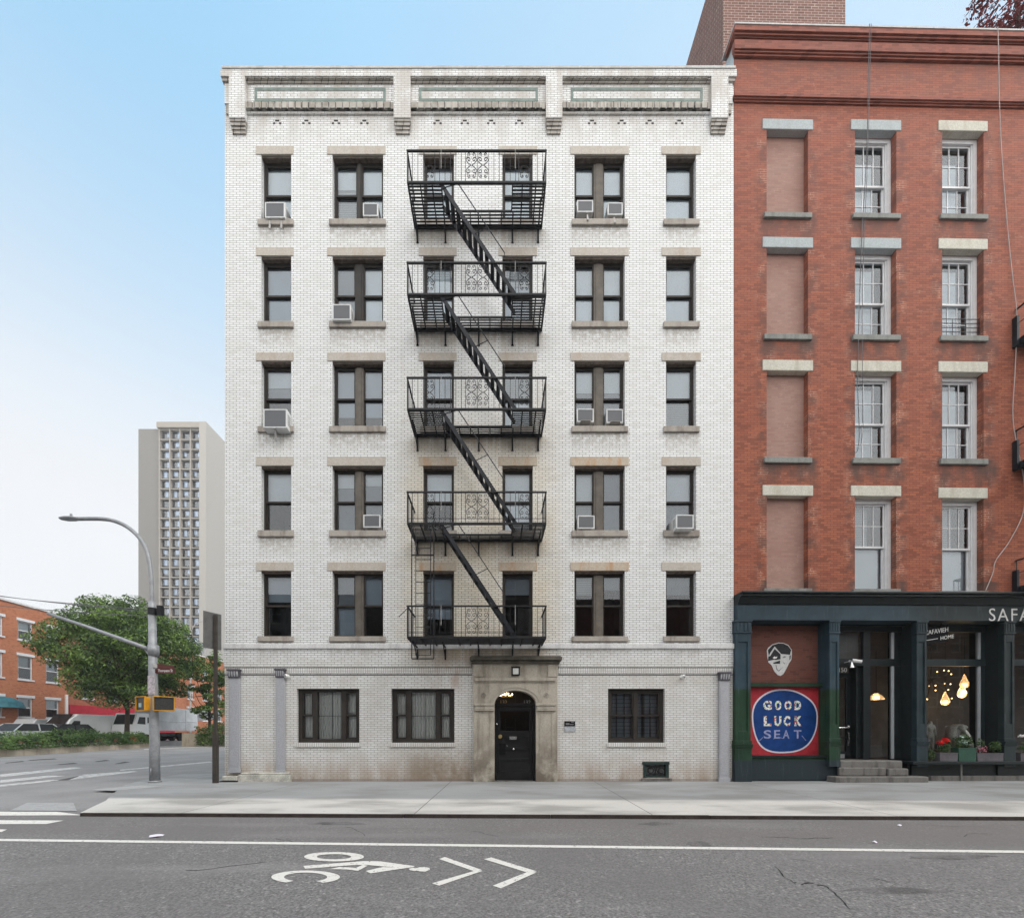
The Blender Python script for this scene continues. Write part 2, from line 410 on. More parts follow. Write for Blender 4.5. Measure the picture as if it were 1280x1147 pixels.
M['lavender'] = g_.done(g_.mix(g_.ss(n_, .62, .72, 0, .5), g_.mix(g_.ss(f_, .35, .65), (.31, .315, .345), (.42, .425, .45)), (.52, .52, .54)))
M['capdark'] = plain('dark_capital', (.10, .095, .11), .7, .4, 14)
M['acwhite'] = plain('air_conditioner_case', (.66, .67, .67), .5, .10, 6)
g_ = NG('air_conditioner_grille', .6); s_ = g_.math('FRACT', g_.mul(g_.z, 34.0))
M['acgrille'] = g_.done(g_.mix(g_.ss(s_, .4, .7), (.060, .065, .075), (.155, .16, .17)))
M['galv'] = plain('galvanised_steel', (.31, .32, .335), .5, .22, 7, metal=.25)
M['bracket'] = plain('bracket_steel', (.42, .41, .40), .6, .2, 7)
M['rbrick'] = mat_red_brick('red_brick', (.375, .118, .062), (.265, .078, .046), (.115, .060, .046), .2, .0667, .0062)
M['infill'] = mat_red_brick('pale_red_infill_brick', (.37, .225, .185), (.33, .195, .160), (.29, .20, .17), .2, .0667, .005, soot=False, odd=.08)
M['towerbrick'] = mat_red_brick('brown_bulkhead_brick', (.205, .105, .085), (.165, .085, .070), (.40, .35, .31), .22, .082, .0065, soot=False)
M['rcornice'] = mat_red_brick('cornice_brick', (.30, .105, .075), (.22, .080, .060), (.13, .075, .06), .2, .0667, .0035, soot=False)
M['flash'] = plain('grey_flashing', (.52, .56, .57), .5, .3, 2)
M['whitelintel'] = mat_stone('pale_stone_lintel', (.56, .545, .47), (.36, .32, .25), .5)
M['bluelintel'] = mat_stone('bluestone_lintel', (.40, .44, .45), (.30, .32, .32), .5)
M['greysill'] = mat_stone('grey_stone_sill', (.24, .245, .23), (.12, .115, .11), .6)
M['wframe'] = plain('white_window_paint', (.68, .68, .69), .45, .08, 5)
M['store'] = mat_storefront()
M['storedark'] = plain('near_black_paint', (.014, .019, .021), .4, .35, 5)
M['shoproom'] = plain('shop_interior', (.060, .043, .036), .8, .4, 2)
M['step'] = mat_stone('worn_step_stone', (.165, .157, .147), (.05, .046, .042), .85)
M['letter'] = plain('pale_lettering', (.72, .72, .70), .5, .05, 5)
M['white'] = plain('white_paint', (.78, .78, .77), .6, .08, 6)
M['black'] = plain('black_panel', (.008, .008, .009), .75, .3, 6, spec=.1)
M['bulb'] = mat_emit('warm_bulb', (1.0, .62, .25), 5.0)
M['bulbhot'] = mat_emit('hot_bulb', (1.0, .72, .40), 9.0)
M['murred'] = plain('mural_red', (.42, .030, .042), .6, .25, 5)
M['murblue'] = plain('mural_blue', (.003, .042, .19), .6, .3, 4)
M['murwhite'] = plain('mural_white', (.72, .68, .76), .6, .08, 5)
g_ = NG('mural_letter_paint', .6); vc_ = g_.voro(26.0); sp_ = g_.n.new('ShaderNodeSeparateColor'); g_.l.new(vc_, sp_.inputs[0])
c_ = g_.mix(g_.math('GREATER_THAN', sp_.outputs[0], .80), (.74, .76, .73), (.48, .05, .05))
c_ = g_.mix(g_.math('GREATER_THAN', sp_.outputs[1], .86), c_, (.10, .12, .07))
M['murletter'] = g_.done(g_.mix(g_.math('GREATER_THAN', sp_.outputs[2], .90), c_, (.42, .60, .28)))
M['murfaint'] = plain('mural_pale_violet', (.30, .32, .52), .6, .35, 14)
M['leaf'] = mat_leaf('tree_leaf', (.012, .036, .012), (.27, .42, .085))
M['leaf2'] = mat_leaf('shrub_leaf', (.020, .055, .016), (.16, .26, .06))
M['leafred'] = mat_leaf('red_leaf', (.085, .012, .016), (.27, .045, .05))
M['bark'] = plain('bark', (.055, .043, .034), .95, .35, 6, bump=.4)
M['petalred'] = plain('red_petal', (.72, .012, .012), .6, .2, 20)
M['petalpink'] = plain('pink_petal', (.60, .22, .27), .6, .4, 20)
M['soil'] = plain('potting_soil', (.03, .022, .017), 1.0)
M['boxgrey'] = plain('grey_planter', (.115, .105, .118), .8, .25, 6)
M['boxgreen'] = plain('green_planter', (.030, .085, .060), .6, .2, 6)
g_ = NG('white_wire_mesh_figure', .6); v_ = g_.n.new('ShaderNodeTexVoronoi'); v_.inputs['Scale'].default_value = 38; g_.l.new(g_.P, v_.inputs['Vector'])
M['statue'] = g_.done(g_.mix(g_.ss(v_.outputs['Distance'], .25, .6), (.86, .86, .83), (.55, .55, .53)))
M['yellow'] = plain('signal_yellow', (.62, .30, .020), .5, .2, 7)
M['signback'] = plain('sign_back', (.115, .115, .112), .5, .2, 5, metal=.2)
M['postdark'] = plain('rusty_dark_post', (.055, .048, .042), .7, .3, 6)
M['brown'] = plain('brown_sign', (.10, .035, .032), .5, .15, 5)
M['obrick'] = mat_red_brick('orange_brick', (.46, .17, .085), (.40, .14, .07), (.42, .28, .2), .22, .075, .004, soot=False)
M['obrick2'] = mat_red_brick('deep_orange_brick', (.40, .13, .075), (.34, .11, .06), (.36, .22, .17), .22, .075, .004, soot=False)
M['redpaint'] = plain('red_shop_paint', (.42, .022, .04), .5, .2, 2)
M['towerc'] = mat_stone('tower_concrete', (.215, .207, .196), (.18, .173, .165), .5)
M['towerl'] = mat_stone('pale_tower_concrete', (.365, .35, .325), (.32, .305, .28), .4)
M['towerg'] = mat_stone('tower_grid_concrete', (.33, .305, .27), (.27, .25, .22), .4)
M['towerw'] = mat_glass('tower_glass', .10, (.75, .82, .92))
M['hedgewall'] = mat_stone('planter_concrete', (.42, .36, .28), (.26, .21, .16), .6)
M['carblack'] = plain('black_car_paint', (.010, .011, .013), .22, .2, 2)
M['carsilver'] = plain('silver_car_paint', (.42, .44, .45), .3, .1, 2, metal=.3)
M['vanwhite'] = plain('white_van_paint', (.86, .87, .88), .4, .06, 1)
M['greybody'] = plain('grey_truck_body', (.52, .54, .56), .6, .2, 1.2)
M['carglass'] = plain('dark_car_glass', (.012, .014, .016), .12, .2, 2)
M['tyre'] = plain('tyre_rubber', (.015, .015, .015), .9)
M['lampglass'] = plain('lamp_lens', (.70, .70, .68), .4, .05, 5)
M['wire'] = plain('cable', (.16, .16, .17), .7)
M['wirepale'] = plain('pale_cable', (.50, .43, .41), .7)
M['roof'] = plain('roofing', (.10, .10, .10), .9)

# ground materials
def mat_asphalt():
    g = NG('weathered_asphalt', .85, .35)
    f = g.noise(42, 3, rough=.75); f2 = g.noise(24, 3); m = g.noise(.55, 6); st = g.noise(.5, 5, g.scaled(.35, 2.2, 1))
    col = g.mix(g.ss(f, .30, .70), (.085, .082, .081), (.240, .232, .229))
    col = g.mix(g.ss(f2, .58, .70, 0, .65), col, (.36, .345, .335))
    col = g.mix(g.ss(f2, .38, .28, 0, .5), col, (.078, .075, .075))
    col = g.mix(g.ss(m, .40, .66, 0, .6), col, (.140, .134, .133))
    col = g.mix(g.ss(st, .52, .70, 0, .42), col, (.255, .246, .243))
    # lane beside the kerb: darker, brown-stained, polished by parking
    e = g.add(g.y, g.mul(g.x, .0385))
    par = g.mul(g.ss(e, -6.62, -6.2), g.ss(e, -4.3, -4.6))
    col = g.mix(g.mul(par, g.ss(st, .25, .6, .75, .25)), col, (.150, .136, .131))
    col = g.mix(g.mul(g.ss(g.y, -4.9, -3.6), g.ss(m, .2, .7, .75, .35)), col, (.30, .295, .293))
    g.bump(f, .45, .006)
    return g.done(col)
def mat_concrete():
    g = NG('pavement_concrete', .85, .3)
    f = g.noise(60, 3); m = g.noise(.9, 6, g.scaled(.5, 1.4, 1)); b = g.noise(.35, 3)
    col = g.mix(g.ss(f, .3, .7), (.245, .252, .255), (.318, .326, .328))
    col = g.mix(g.ss(m, .40, .70, 0, .55), col, (.236, .236, .236))
    e = g.add(g.y, g.mul(g.x, .0210))
    col = g.mix(g.mul(g.ss(e, -3.05, -3.35), .85), col, g.mix(g.ss(f, .3, .7), (.52, .50, .465), (.60, .58, .545)))
    col = g.mix(g.ss(b, .55, .75, 0, .3), col, (.40, .395, .385))
    # tooled joints
    jx = g.math('ABSOLUTE', g.math('SUBTRACT', g.math('FRACT', g.math('DIVIDE', g.add(g.add(g.x, g.mul(g.y, -.03)), 40.0 - .43), 4.25)), .0))
    line = g.math('LESS_THAN', jx, .0045)
    gum = g.noise(9.0, 2); drk = g.noise(.45, 6, g.scaled(.9, 2.0, 1))
    col = g.mix(g.ss(drk, .42, .66, 0, .6), col, (.165, .16, .152))
    col = g.mix(g.ss(gum, .70, .74, 0, .5), col, (.12, .115, .11))
    col = g.mix(g.mul(line, .8), col, (.07, .07, .07))
    sp = g.noise(5.5, 2)
    col = g.mix(g.ss(sp, .72, .78, 0, .35), col, (.10, .10, .10))
    g.bump(f, .3, .005)
    return g.done(col)
M['asphalt'] = mat_asphalt(); M['concrete'] = mat_concrete()
M['kerbsteel'] = plain('steel_faced_kerb', (.050, .040, .036), .7, .4, 5)
M['ramp'] = mat_stone('ramp_concrete', (.34, .34, .34), (.24, .24, .25), .5)
g_ = NG('worn_road_paint', .7); f_ = g_.noise(26, 4); n_ = g_.noise(90, 2)
M['paint'] = g_.done(g_.mix(g_.ss(g_.add(g_.mul(f_, .7), g_.mul(n_, .3)), .56, .66), (.66, .64, .60), (.20, .19, .18)))
g_ = NG('thin_road_paint', .8); f_ = g_.noise(7, 5); n_ = g_.noise(60, 2)
M['paintworn'] = g_.done(g_.mix(g_.ss(g_.add(g_.mul(f_, .7), g_.mul(n_, .3)), .46, .66), (.50, .49, .48), (.18, .178, .178)))
g_ = NG('oil_stained_asphalt', .8); f_ = g_.noise(42, 3, rough=.75); n_ = g_.noise(3.5, 4)
M['stain'] = g_.done(g_.mix(g_.ss(n_, .38, .62), g_.mix(g_.ss(f_, .3, .7), (.085, .08, .078), (.185, .178, .175)), g_.mix(g_.ss(f_, .3, .7), (.05, .047, .046), (.125, .12, .118))))
M['tar'] = plain('tar', (.028, .028, .029), .7, .3, 6)
M['patch'] = plain('asphalt_patch', (.085, .082, .082), .85, .4, 5, bump=.3)

# ================================================================ GROUND
def kerb_y(x): return -4.67 - .0210 * (x + 7.26)
mb = MB(); mb.quad((-330,-60,ROADZ),(200,-60,ROADZ),(200,400,ROADZ),(-330,400,ROADZ))
struct(mb.build('road', M['asphalt']))
walk = [(-7.55, kerb_y(-7.55)), (40, kerb_y(40)), (40, .3), (-7.9, .3), (-7.9, 40), (-10.9, 40), (-10.9, 1.6), (-10.72, .2), (-10.3, -.75), (-9.6, -1.75), (-8.95, -2.6), (-8.35, -3.35), (-7.9, -4.1)]
struct(MB().slab(walk, -.35, 0).build('pavement', M['concrete']))
# steel-faced kerb along the front edge, in lengths that are not perfectly aligned
mb = MB(); xk = -7.5
rk = random.Random(3)
while xk < 39:
    L = rk.uniform(2.6, 3.4); dz = rk.uniform(-.006, .004); o = rk.uniform(-.008, .008)
    a, b = (xk, kerb_y(xk)), (xk+L-.012, kerb_y(xk+L))
    mb.slab([(a[0], a[1]-.05+o), (b[0], b[1]-.05+o), (b[0], b[1]+.006), (a[0], a[1]+.006)], -.3, .004+dz)
    xk += L
struct(mb.build('kerb', M['kerbsteel']))
def strip(pts, name, mat, z, kind=True):
    mb = MB(); mb.quad(*[(x, y, z) for x, y in pts]); o = mb.build(name, mat, fix=False)
    return struct(o) if kind else o
def gq(*px, z=ROADZ): return [G(a, b, z) for a, b in px]
# white edge line
def lane_y(x): return -6.31 - .0409 * (x + 6.98)
strip([(-30, lane_y(-30)-.055), (40, lane_y(40)-.055), (40, lane_y(40)+.055), (-30, lane_y(-30)+.055)], 'lane_line', M['paint'], ROADZ+.005)
# thin gutter line under the kerb by the corner
for i, (a, b, c, d) in enumerate((((-60,1014.2),(72,1014.4),(105,1018.6),(-60,1019.3)), ((-60,1024.6),(80,1025.2),(58,1029.6),(-60,1029.9)), ((-60,1036),(9,1036.4),(2,1039.6),(-60,1040.5)))):
    o = strip(gq(d, c, b, a), 'crosswalk_stripe', M['paint'], ROADZ+.005)
for q in (((0,971.2),(0,967.4),(92,958.6),(104,959.4)), ((0,978.4),(0,974.8),(60,969.0),(82,969.3)), ((0,983.2),(0,980.8),(66,974.2),(74,975.0)),
          ((86,974.5),(104,967.9),(168,963.2),(172,964.2)), ((150,962.9),(150,961.7),(262,951.4),(266,952.4)), ((180,936.5),(180,935.6),(262,932.4),(262,933.0))):
    strip(gq(*q), 'crosswalk_stripe', M['paintworn'], ROADZ+.005)
strip(gq((70,975),(98,969.5),(104,970.5),(84,974.8)), 'road_patch', M['patch'], ROADZ+.003)
for q in (((5,953),(28,950.6),(31,951.6),(8,953.6)), ((34,949.4),(68,947.4),(72,948.4),(38,950.2)), ((70,955),(92,952.8),(98,954),(76,955.4)), ((118,951.4),(132,949.2),(138,950.3),(122,951.8)), ((142,954.4),(156,951.4),(163,952.2),(148,954.4)),
          ):
    strip(gq(*q), 'road_patch', M['patch'], ROADZ+.002)
for cx_, cy_, rx_, ry_, n_ in ((874, 1055.5, 20, 4.6, 1), (822, 1029.2, 24, 2.2, 2), (1190, 1071, 60, 3.4, 3), (1120, 1113, 70, 5.0, 4), (420, 1029, 40, 2.4, 5)):
    rg = random.Random(n_*13); k_ = 18
    q = [(cx_+rx_*math.cos(-2*math.pi*i/k_)*rg.uniform(.55, 1.1), cy_+ry_*math.sin(2*math.pi*i/k_)*rg.uniform(.55, 1.1)) for i in range(k_)]
    strip(gq(*q), 'oil_stain', M['stain'], ROADZ+.002)
# crack in the asphalt
cr = []
for i in range(24):
    t = i/23; px = 968 + 94*t + RNG.uniform(-2, 2); py = 1083 + 47*t + 7*math.sin(t*7) + RNG.uniform(-1.6, 1.6); cr.append(G(px, py, ROADZ))
mb = MB()
for i in range(23):
    w = .012 + .012*RNG.random(); a, b = cr[i], cr[i+1]
    mb.quad((a[0], a[1]-w, ROADZ+.003), (b[0], b[1]-w*.8, ROADZ+.003), (b[0], b[1]+w*.4, ROADZ+.003), (a[0], a[1]+w*.4, ROADZ+.003))
struct(mb.build('road_crack', M['tar'], fix=False))
# smaller cracks and tar seams
mb = MB(); rr = random.Random(19)
for k in range(16):
    x, y = rr.uniform(-9, 10), rr.uniform(-9.6, -5.2); a = rr.uniform(-.6, .6)
    for j in range(rr.randint(4, 9)):
        x2, y2 = x + .13*math.cos(a), y + .13*math.sin(a); w = rr.uniform(.003, .008)
        mb.quad((x, y-w, ROADZ+.0025), (x2, y2-w, ROADZ+.0025), (x2, y2+w, ROADZ+.0025), (x, y+w, ROADZ+.0025)); x, y = x2, y2; a += rr.uniform(-.6, .6)
struct(mb.build('road_crack', M['tar'], fix=False))
# corner ramps of paler concrete
strip(gq((12,1013.2),(96,1013.6),(92,1003.4),(34,1003.2), z=ROADZ), 'kerb_ramp', M['ramp'], ROADZ+.010)
strip([(-10.25,-1.75),(-9.55,-1.95),(-8.95,-1.15),(-9.75,-.95)], 'kerb_ramp', M['ramp'], .004)
# litter flecks on the road
# road markings: cyclist symbol and chevrons
def mark(polys, name, label, z=ROADZ+.006):
    mb = MB()
    for i, p in enumerate(polys): mb.quad(*[(*G(a, b, ROADZ), z+.00015*(i % 9)) for a, b in p])
    o = mb.build(name, M['paint'], fix=False); o['kind'] = 'structure'; tag(o, label, 'road marking'); return o
def ring(cx, cy, rx, ry, w, h, a0, a1, n=28):
    out = []
    for i in range(n):
        t0, t1 = R(a0+(a1-a0)*i/n), R(a0+(a1-a0)*(i+1)/n)
        out.append([(cx+(rx-w)*math.cos(t0), cy+(ry-h)*math.sin(t0)), (cx+rx*math.cos(t0), cy+ry*math.sin(t0)), (cx+rx*math.cos(t1), cy+ry*math.sin(t1)), (cx+(rx-w)*math.cos(t1), cy+(ry-h)*math.sin(t1))])
    return out
sym = ring(417.5, 1070.8, 37.5, 5.9, 16, 2.6, 0, 360) + ring(382, 1096.3, 43, 8.2, 16, 2.6, 60, -236)[::1]
zq = lambda *p: [(330+x/3.657, 1050+y/3.657) for x, y in p]
sym += [zq((180,118),(188,131),(400,115),(455,96)), zq((455,96),(400,115),(462,113),(530,97)), zq((530,97),(462,113),(600,126),(690,119)), zq((600,126),(575,139),(680,124),(690,119)),
        zq((300,133),(378,134.5),(400,126),(345,123)), zq((378,134.5),(430,141),(445,131),(400,126)), zq((430,141),(474,117),(452,113),(415,130)), zq((465,141),(487,152),(575,139),(600,126),(545,123),(520,128))]
sym += [zq((662,131),(668,138),(690,141),(700,139),(700,128),(680,126)), zq((697,128),(697,139),(712,143),(738,144),(758,135),(756,127),(735,123),(712,124))]
mark(sym, 'cyclist_marking', 'white painted cyclist symbol lying on the asphalt')
mark([[(549,1073.6),(556,1071.0),(603,1087.6),(594,1089.4)], [(594,1088.2),(603,1088.6),(549,1107.0),(540,1104.0)]], 'chevron_marking', 'white painted chevron next to the cyclist symbol, the nearer of the two to it')
mark([[(605,1073.8),(614,1071.6),(671,1089.0),(660,1090.8)], [(660,1089.6),(671,1090.2),(626,1110.4),(616,1107.0)]], 'chevron_marking', 'white painted chevron farther from the cyclist symbol, below the entrance door')

# ================================================================ WHITE BRICK BUILDING
def wall_grid(mb, x0, x1, z0, z1, ops, y=0.0, depth=.3, ybands=None):
    """front wall sheet with openings and their reveals; ops: (x0, x1, z0, z1)"""
    xs = sorted({x0, x1, *[o[0] for o in ops], *[o[1] for o in ops]}); zs = sorted({z0, z1, *[o[2] for o in ops], *[o[3] for o in ops]})
    for i in range(len(xs)-1):
        for j in range(len(zs)-1):
            cx, cz = (xs[i]+xs[i+1])/2, (zs[j]+zs[j+1])/2
            if any(o[0] < cx < o[1] and o[2] < cz < o[3] for o in ops): continue
            mb.quad((xs[i], y, zs[j]), (xs[i+1], y, zs[j]), (xs[i+1], y, zs[j+1]), (xs[i], y, zs[j+1]))
    for a, b, c, d in ops:
        mb.quad((a, y, c), (a, y+depth, c), (a, y+depth, d), (a, y, d)); mb.quad((b, y, d), (b, y+depth, d), (b, y+depth, c), (b, y, c))
        mb.quad((a, y, d), (a, y+depth, d), (b, y+depth, d), (b, y, d)); mb.quad((b, y, c), (b, y+depth, c), (a, y+depth, c), (a, y, c))

XL, XR, ZT = fx(281), fx(917), 20.95
bld = thing('apartment_building', 'six storey white glazed brick apartment building with corbelled parapet and limestone doorway', 'apartment building')
COLS = {'A': (326.5, 364, 320, 367), 'B': (415.5, 479, 409, 482), 'C': (529, 567.5, 523.5, 571), 'D': (628, 666, 623, 671.5), 'E': (718, 781, 713, 786), 'F': (832.5, 870, 827, 876)}
ROWS = {1: (182, 193.5, 273, 280), 2: (308.5, 320, 401, 408), 3: (440, 451, 532, 539), 4: (571, 582, 662.5, 670), 5: (702, 713, 795, 801)}
ops = []
for c in COLS.values():
    for r in ROWS.values(): ops.append((fx(c[0]), fx(c[1]), fz(r[2], D0-.06), fz(r[1])))
GW = [(371, 449.2, 860.5, 928), (489.3, 568, 860.5, 928), (760, 831, 860.5, 928)]
for a, b, t, s in GW: ops.append((fx(a), fx(b), fz(s), fz(t)))
VENT = (804, 836, 952, 971.5); ops.append((fx(VENT[0]), fx(VENT[1]), fz(VENT[3]), fz(VENT[2])))
DOOR = (618.3, 669.4, 863.2); ops.append((fx(DOOR[0]), fx(DOOR[1]), -.02, fz(DOOR[2])))
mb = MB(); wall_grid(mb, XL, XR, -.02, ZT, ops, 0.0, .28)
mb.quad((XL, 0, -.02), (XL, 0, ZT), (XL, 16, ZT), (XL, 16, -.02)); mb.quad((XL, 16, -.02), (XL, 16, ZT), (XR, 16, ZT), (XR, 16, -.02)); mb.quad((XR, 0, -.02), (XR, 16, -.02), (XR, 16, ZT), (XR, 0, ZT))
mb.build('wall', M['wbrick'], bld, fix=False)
MB().box(XL+.02, XR-.02, .02, 15.9, ZT-.5, ZT-.3).build('roof', M['roof'], bld)
# dark rooms behind the windows
mb = MB()
mb.quad((XL+.1, 3.2, 0), (XL+.1, 3.2, ZT-.6), (XR-.1, 3.2, ZT-.6), (XR-.1, 3.2, 0))
for z in (0.02, 3.55, 6.72, 9.82, 12.92, 16.0, 19.2): mb.box(XL+.1, XR-.1, .285, 3.19, z-.06, z+.06)
for x in (XL+.1, -5.45, -2.75, -.5, 1.75, 4.5, XR-.1): mb.box(x-.05, x+.05, .29, 3.18, 0, ZT-.7)
mb.build('room_interior', M['room'], bld)

# parapet: each face is placed at its own distance from the eye
zz = fz
def zo(py, off): return fz(py, D0+off)
def xo(px, off): return fx(px, D0+off)
oC, oT, o1, o2, oP, oM, oN, oB = -.145, -.125, -.090, -.055, -.022, -.080, -.040, -.135
zC0, zC1 = zo(85, oC), zo(81.5, oC); zT0 = zo(95, oT); zS1 = zo(99.2, o1); zS2 = zo(103.4, o2); zP0 = zo(131.6, oP); zM0 = zo(136.6, oM); zN0 = zo(142, oN)
PIER = ((286, 306), (492, 513), (682.5, 703), (889.5, 910.5))
mb = MB(); sb = MB()
mb.box(xo(275.5, oT), xo(921, oT), oT, .10, zT0, zC0-.003)
BAY = ((306, 492), (513, 682.5), (703, 889.5))
for a, b in BAY:
    A, B = xo(a, oB), xo(b, oB)
    sb.box(A, B, o1, -.002, zS1, zT0-.002); sb.box(A, B, o2, -.003, zS2, zS1-.002); mb.box(A, B, oP, -.004, zP0, zS2-.002)
    sb.box(A, B, oM, -.005, zM0, zP0-.002); mb.box(A, B, oN, -.006, zN0, zM0-.002)
for a, b, s_ in ((276.5, 286, 1), (910.5, 920, -1)):
    A, B = xo(a, oT), xo(b, oB)
    sb.box(A, B, o1, -.002, zS2, zT0-.002)
    if s_ > 0: A += .05
    else: B -= .05
    mb.box(A, B, oP-.03, -.003, zP0, zS2-.002)
    if s_ > 0: A += .03
    else: B -= .03
    sb.box(A, B, oN, -.005, zN0, zP0-.002)
for a, b in PIER: mb.box(xo(a, oB), xo(b, oB), oB, -.0045, zo(147, oB), zT0-.001)
mb.build('parapet', M['wbrick'], bld)
sb.build('corbel_course', M['soot'], bld)
for a, b in PIER:
    kb = MB(); zt_ = zo(147, oB)-.002
    for k, (off, q) in enumerate(((-.110, 151.2), (-.085, 156.4), (-.060, 161.6), (-.035, 166.8))):
        kb.box(xo(a, oB)+.01+.01*k, xo(b, oB)-.01-.01*k, off, -.003, zo(q, off), zt_); zt_ = zo(q, off)-.001
    kb.build('corbel_bracket', M['soot'], bld)
for a, b in BAY:
    for y0_, y1_, p_, q_ in ((o1-.022, o1-.001, zS1+.01, zT0-.012), (oM-.020, oM-.001, zM0+.01, zP0-.012)):
        x = xo(a, oB) + .02; mb = MB()
        while x + .17 < xo(b, oB): mb.box(x, x+.165, y0_, y1_, p_, q_); x += .205
        mb.build('dentil_course', M['soot'], bld)
MB().box(xo(276.8, oC), xo(920, oC), oC, .34, zC0, zC1).build('coping', M['coping'], bld, bevel=.012)
for a, b in ((318, 482), (523.5, 672.5), (713.5, 878.5)):
    oG = oP-.010; A, B, T, U_, w = xo(a, oG), xo(b, oG), zo(109.8, oG), zo(126.5, oG), .075
    mb = MB(); O_ = [(A, T), (B, T), (B, U_), (A, U_)]; I_ = [(A+w, T-w), (B-w, T-w), (B-w, U_+w), (A+w, U_+w)]
    mb.add([(x, oG, z) for x, z in O_+I_] + [(x, oP-.0005, z) for x, z in O_+I_], [(i, (i+1) % 4, (i+1) % 4+4, i+4) for i in range(4)] + [(i, (i+1) % 4, (i+1) % 4+8, i+8) for i in range(4)] + [(i+4, (i+1) % 4+4, (i+1) % 4+12, i+12) for i in range(4)])
    mb.build('green_tile_border', M['greenbrick'], bld)
mb = MB()
for x in (346.5, 383, 420, 455.5, 547, 581, 614, 649, 740, 777, 812, 849):
    X = fx(x); mb.box(X-.06, X+.06, -.004, .01, zz(151.8), zz(150.2)); mb.box(X-.125, X-.055, -.004, .01, zz(155.4), zz(153.4)); mb.box(X+.055, X+.125, -.004, .01, zz(155.4), zz(153.4))
mb.build('painted_recess', M['darkhole'], bld)  # dark proud faces painting the shade inside small brick recesses
# bands at first floor level
MB().box(XL-.012, XR, -.075, -.002, zz(811), zz(804.5)).build('stone_band', M['band'], bld, bevel=.015)
mb = MB(); mb.box(XL-.01, fx(588.5), -.030, -.0015, zz(833.6), zz(811.2)); mb.box(fx(698), XR-.003, -.030, -.0015, zz(833.6), zz(811.2)); mb.box(fx(588.7), fx(697.8), -.018, -.0015, zz(821.5), zz(811.2))
mb.build('brick_apron', M['wbrick'], bld)
mb = MB(); mb.box(XL, fx(590), -.012, -.001, zz(841), zz(834.6)); mb.box(fx(697.5), XR-.004, -.012, -.001, zz(841), zz(834.6))
mb.build('soldier_course', M['wsoldier'], bld)
mb = MB()
for a, b in ((XL, fx(590)), (fx(697.5), XR-.004)): mb.box(a, b, -.014, .0, zz(843.3), zz(842.5)); mb.box(a, b, -.014, .0, zz(834.5), zz(833.7))
mb.build('shade_line', M['darkhole'], bld)  # dark strips painting the shadow line under the apron, and a lower line

# ---- windows
def shade(root, x0, x1, zt, zb, y, mat, part='blind'):
    if zt - zb < .03: return
    MB().box(x0, x1, y, y+.012, zb, zt).build(part, mat, root)
def sash_unit(fr, gl, x0, x1, z0, z1, y, fm_w=.04, zm=None):
    """two sashes in a frame: frame bars to fr, panes to gl"""
    zm = zm or (z0+z1)/2
    for (a, b, yy) in ((zm-.02, z1, y), (z0, zm+.025, y+.045)):
        fr.box(x0, x0+fm_w, yy, yy+.04, a, b); fr.box(x1-fm_w, x1, yy, yy+.04, a, b)
        fr.box(x0+fm_w, x1-fm_w, yy, yy+.04, a, a+.05); fr.box(x0+fm_w, x1-fm_w, yy, yy+.04, b-.05, b)
        gl.quad((x0+fm_w, yy+.02, a+.05), (x1-fm_w, yy+.02, a+.05), (x1-fm_w, yy+.02, b-.05), (x0+fm_w, yy+.02, b-.05))
# blinds per window bay: list per light of (kind, drop fraction); kinds b=white roller, g=grey, s=slats; some pale upper drops stand for sky reflected in the panes
BL = {('A',1):[('b',1)],('A',2):[('b2',1)],('A',3):[('b',.28),('g',.5)],('A',4):[('b',.52)],('A',5):[('b2',.42)],
      ('B',1):[('b',.34),('s',1)],('B',1,1):[('b',1)],('B',2):[('g',1)],('B',2,1):[('b',1)],('B',3):[('b2',.76)],('B',3,1):[('b2',.76)],
      ('B',4):[('b',.24),('g',1)],('B',4,1):[('b',.20),('g',.7)],('B',5):[('g',.48),('b2',1)],('B',5,1):[('b2',.5)],
      ('C',1):[('b',1)],('D',1):[('b',1)],('C',2):[('b',.9)],('D',2):[('s',.3),('b2',.8)],('C',3):[('b2',.48)],('D',3):[('s',.5),('b',.9)],('C',4):[('b',.5)],('D',4):[('b',.95)],('C',5):[('b2',.7)],('D',5):[('g',.30)],
      ('E',1):[('b',1)],('E',1,1):[('b',1)],('E',2):[('b',1)],('E',2,1):[('b',1)],('E',3):[('b',.36),('g',1)],('E',3,1):[('b',.36),('g',1)],
      ('E',4):[('b',.46),('s',.9)],('E',4,1):[('g',1)],('E',5):[('s',.30)],('E',5,1):[('g',.22)],
      ('F',1):[('b',1)],('F',2):[('b',.92)],('F',3):[('b',.5),('s',1)],('F',4):[('b',.48),('g',.9)],('F',5):[('g',.3)]}
BM = {'b': M['blind'], 'b2': plain('pale_grey_blind', (.38, .45, .53), .9, .06, 2), 'g': M['blind_grey'], 's': M['slats']}
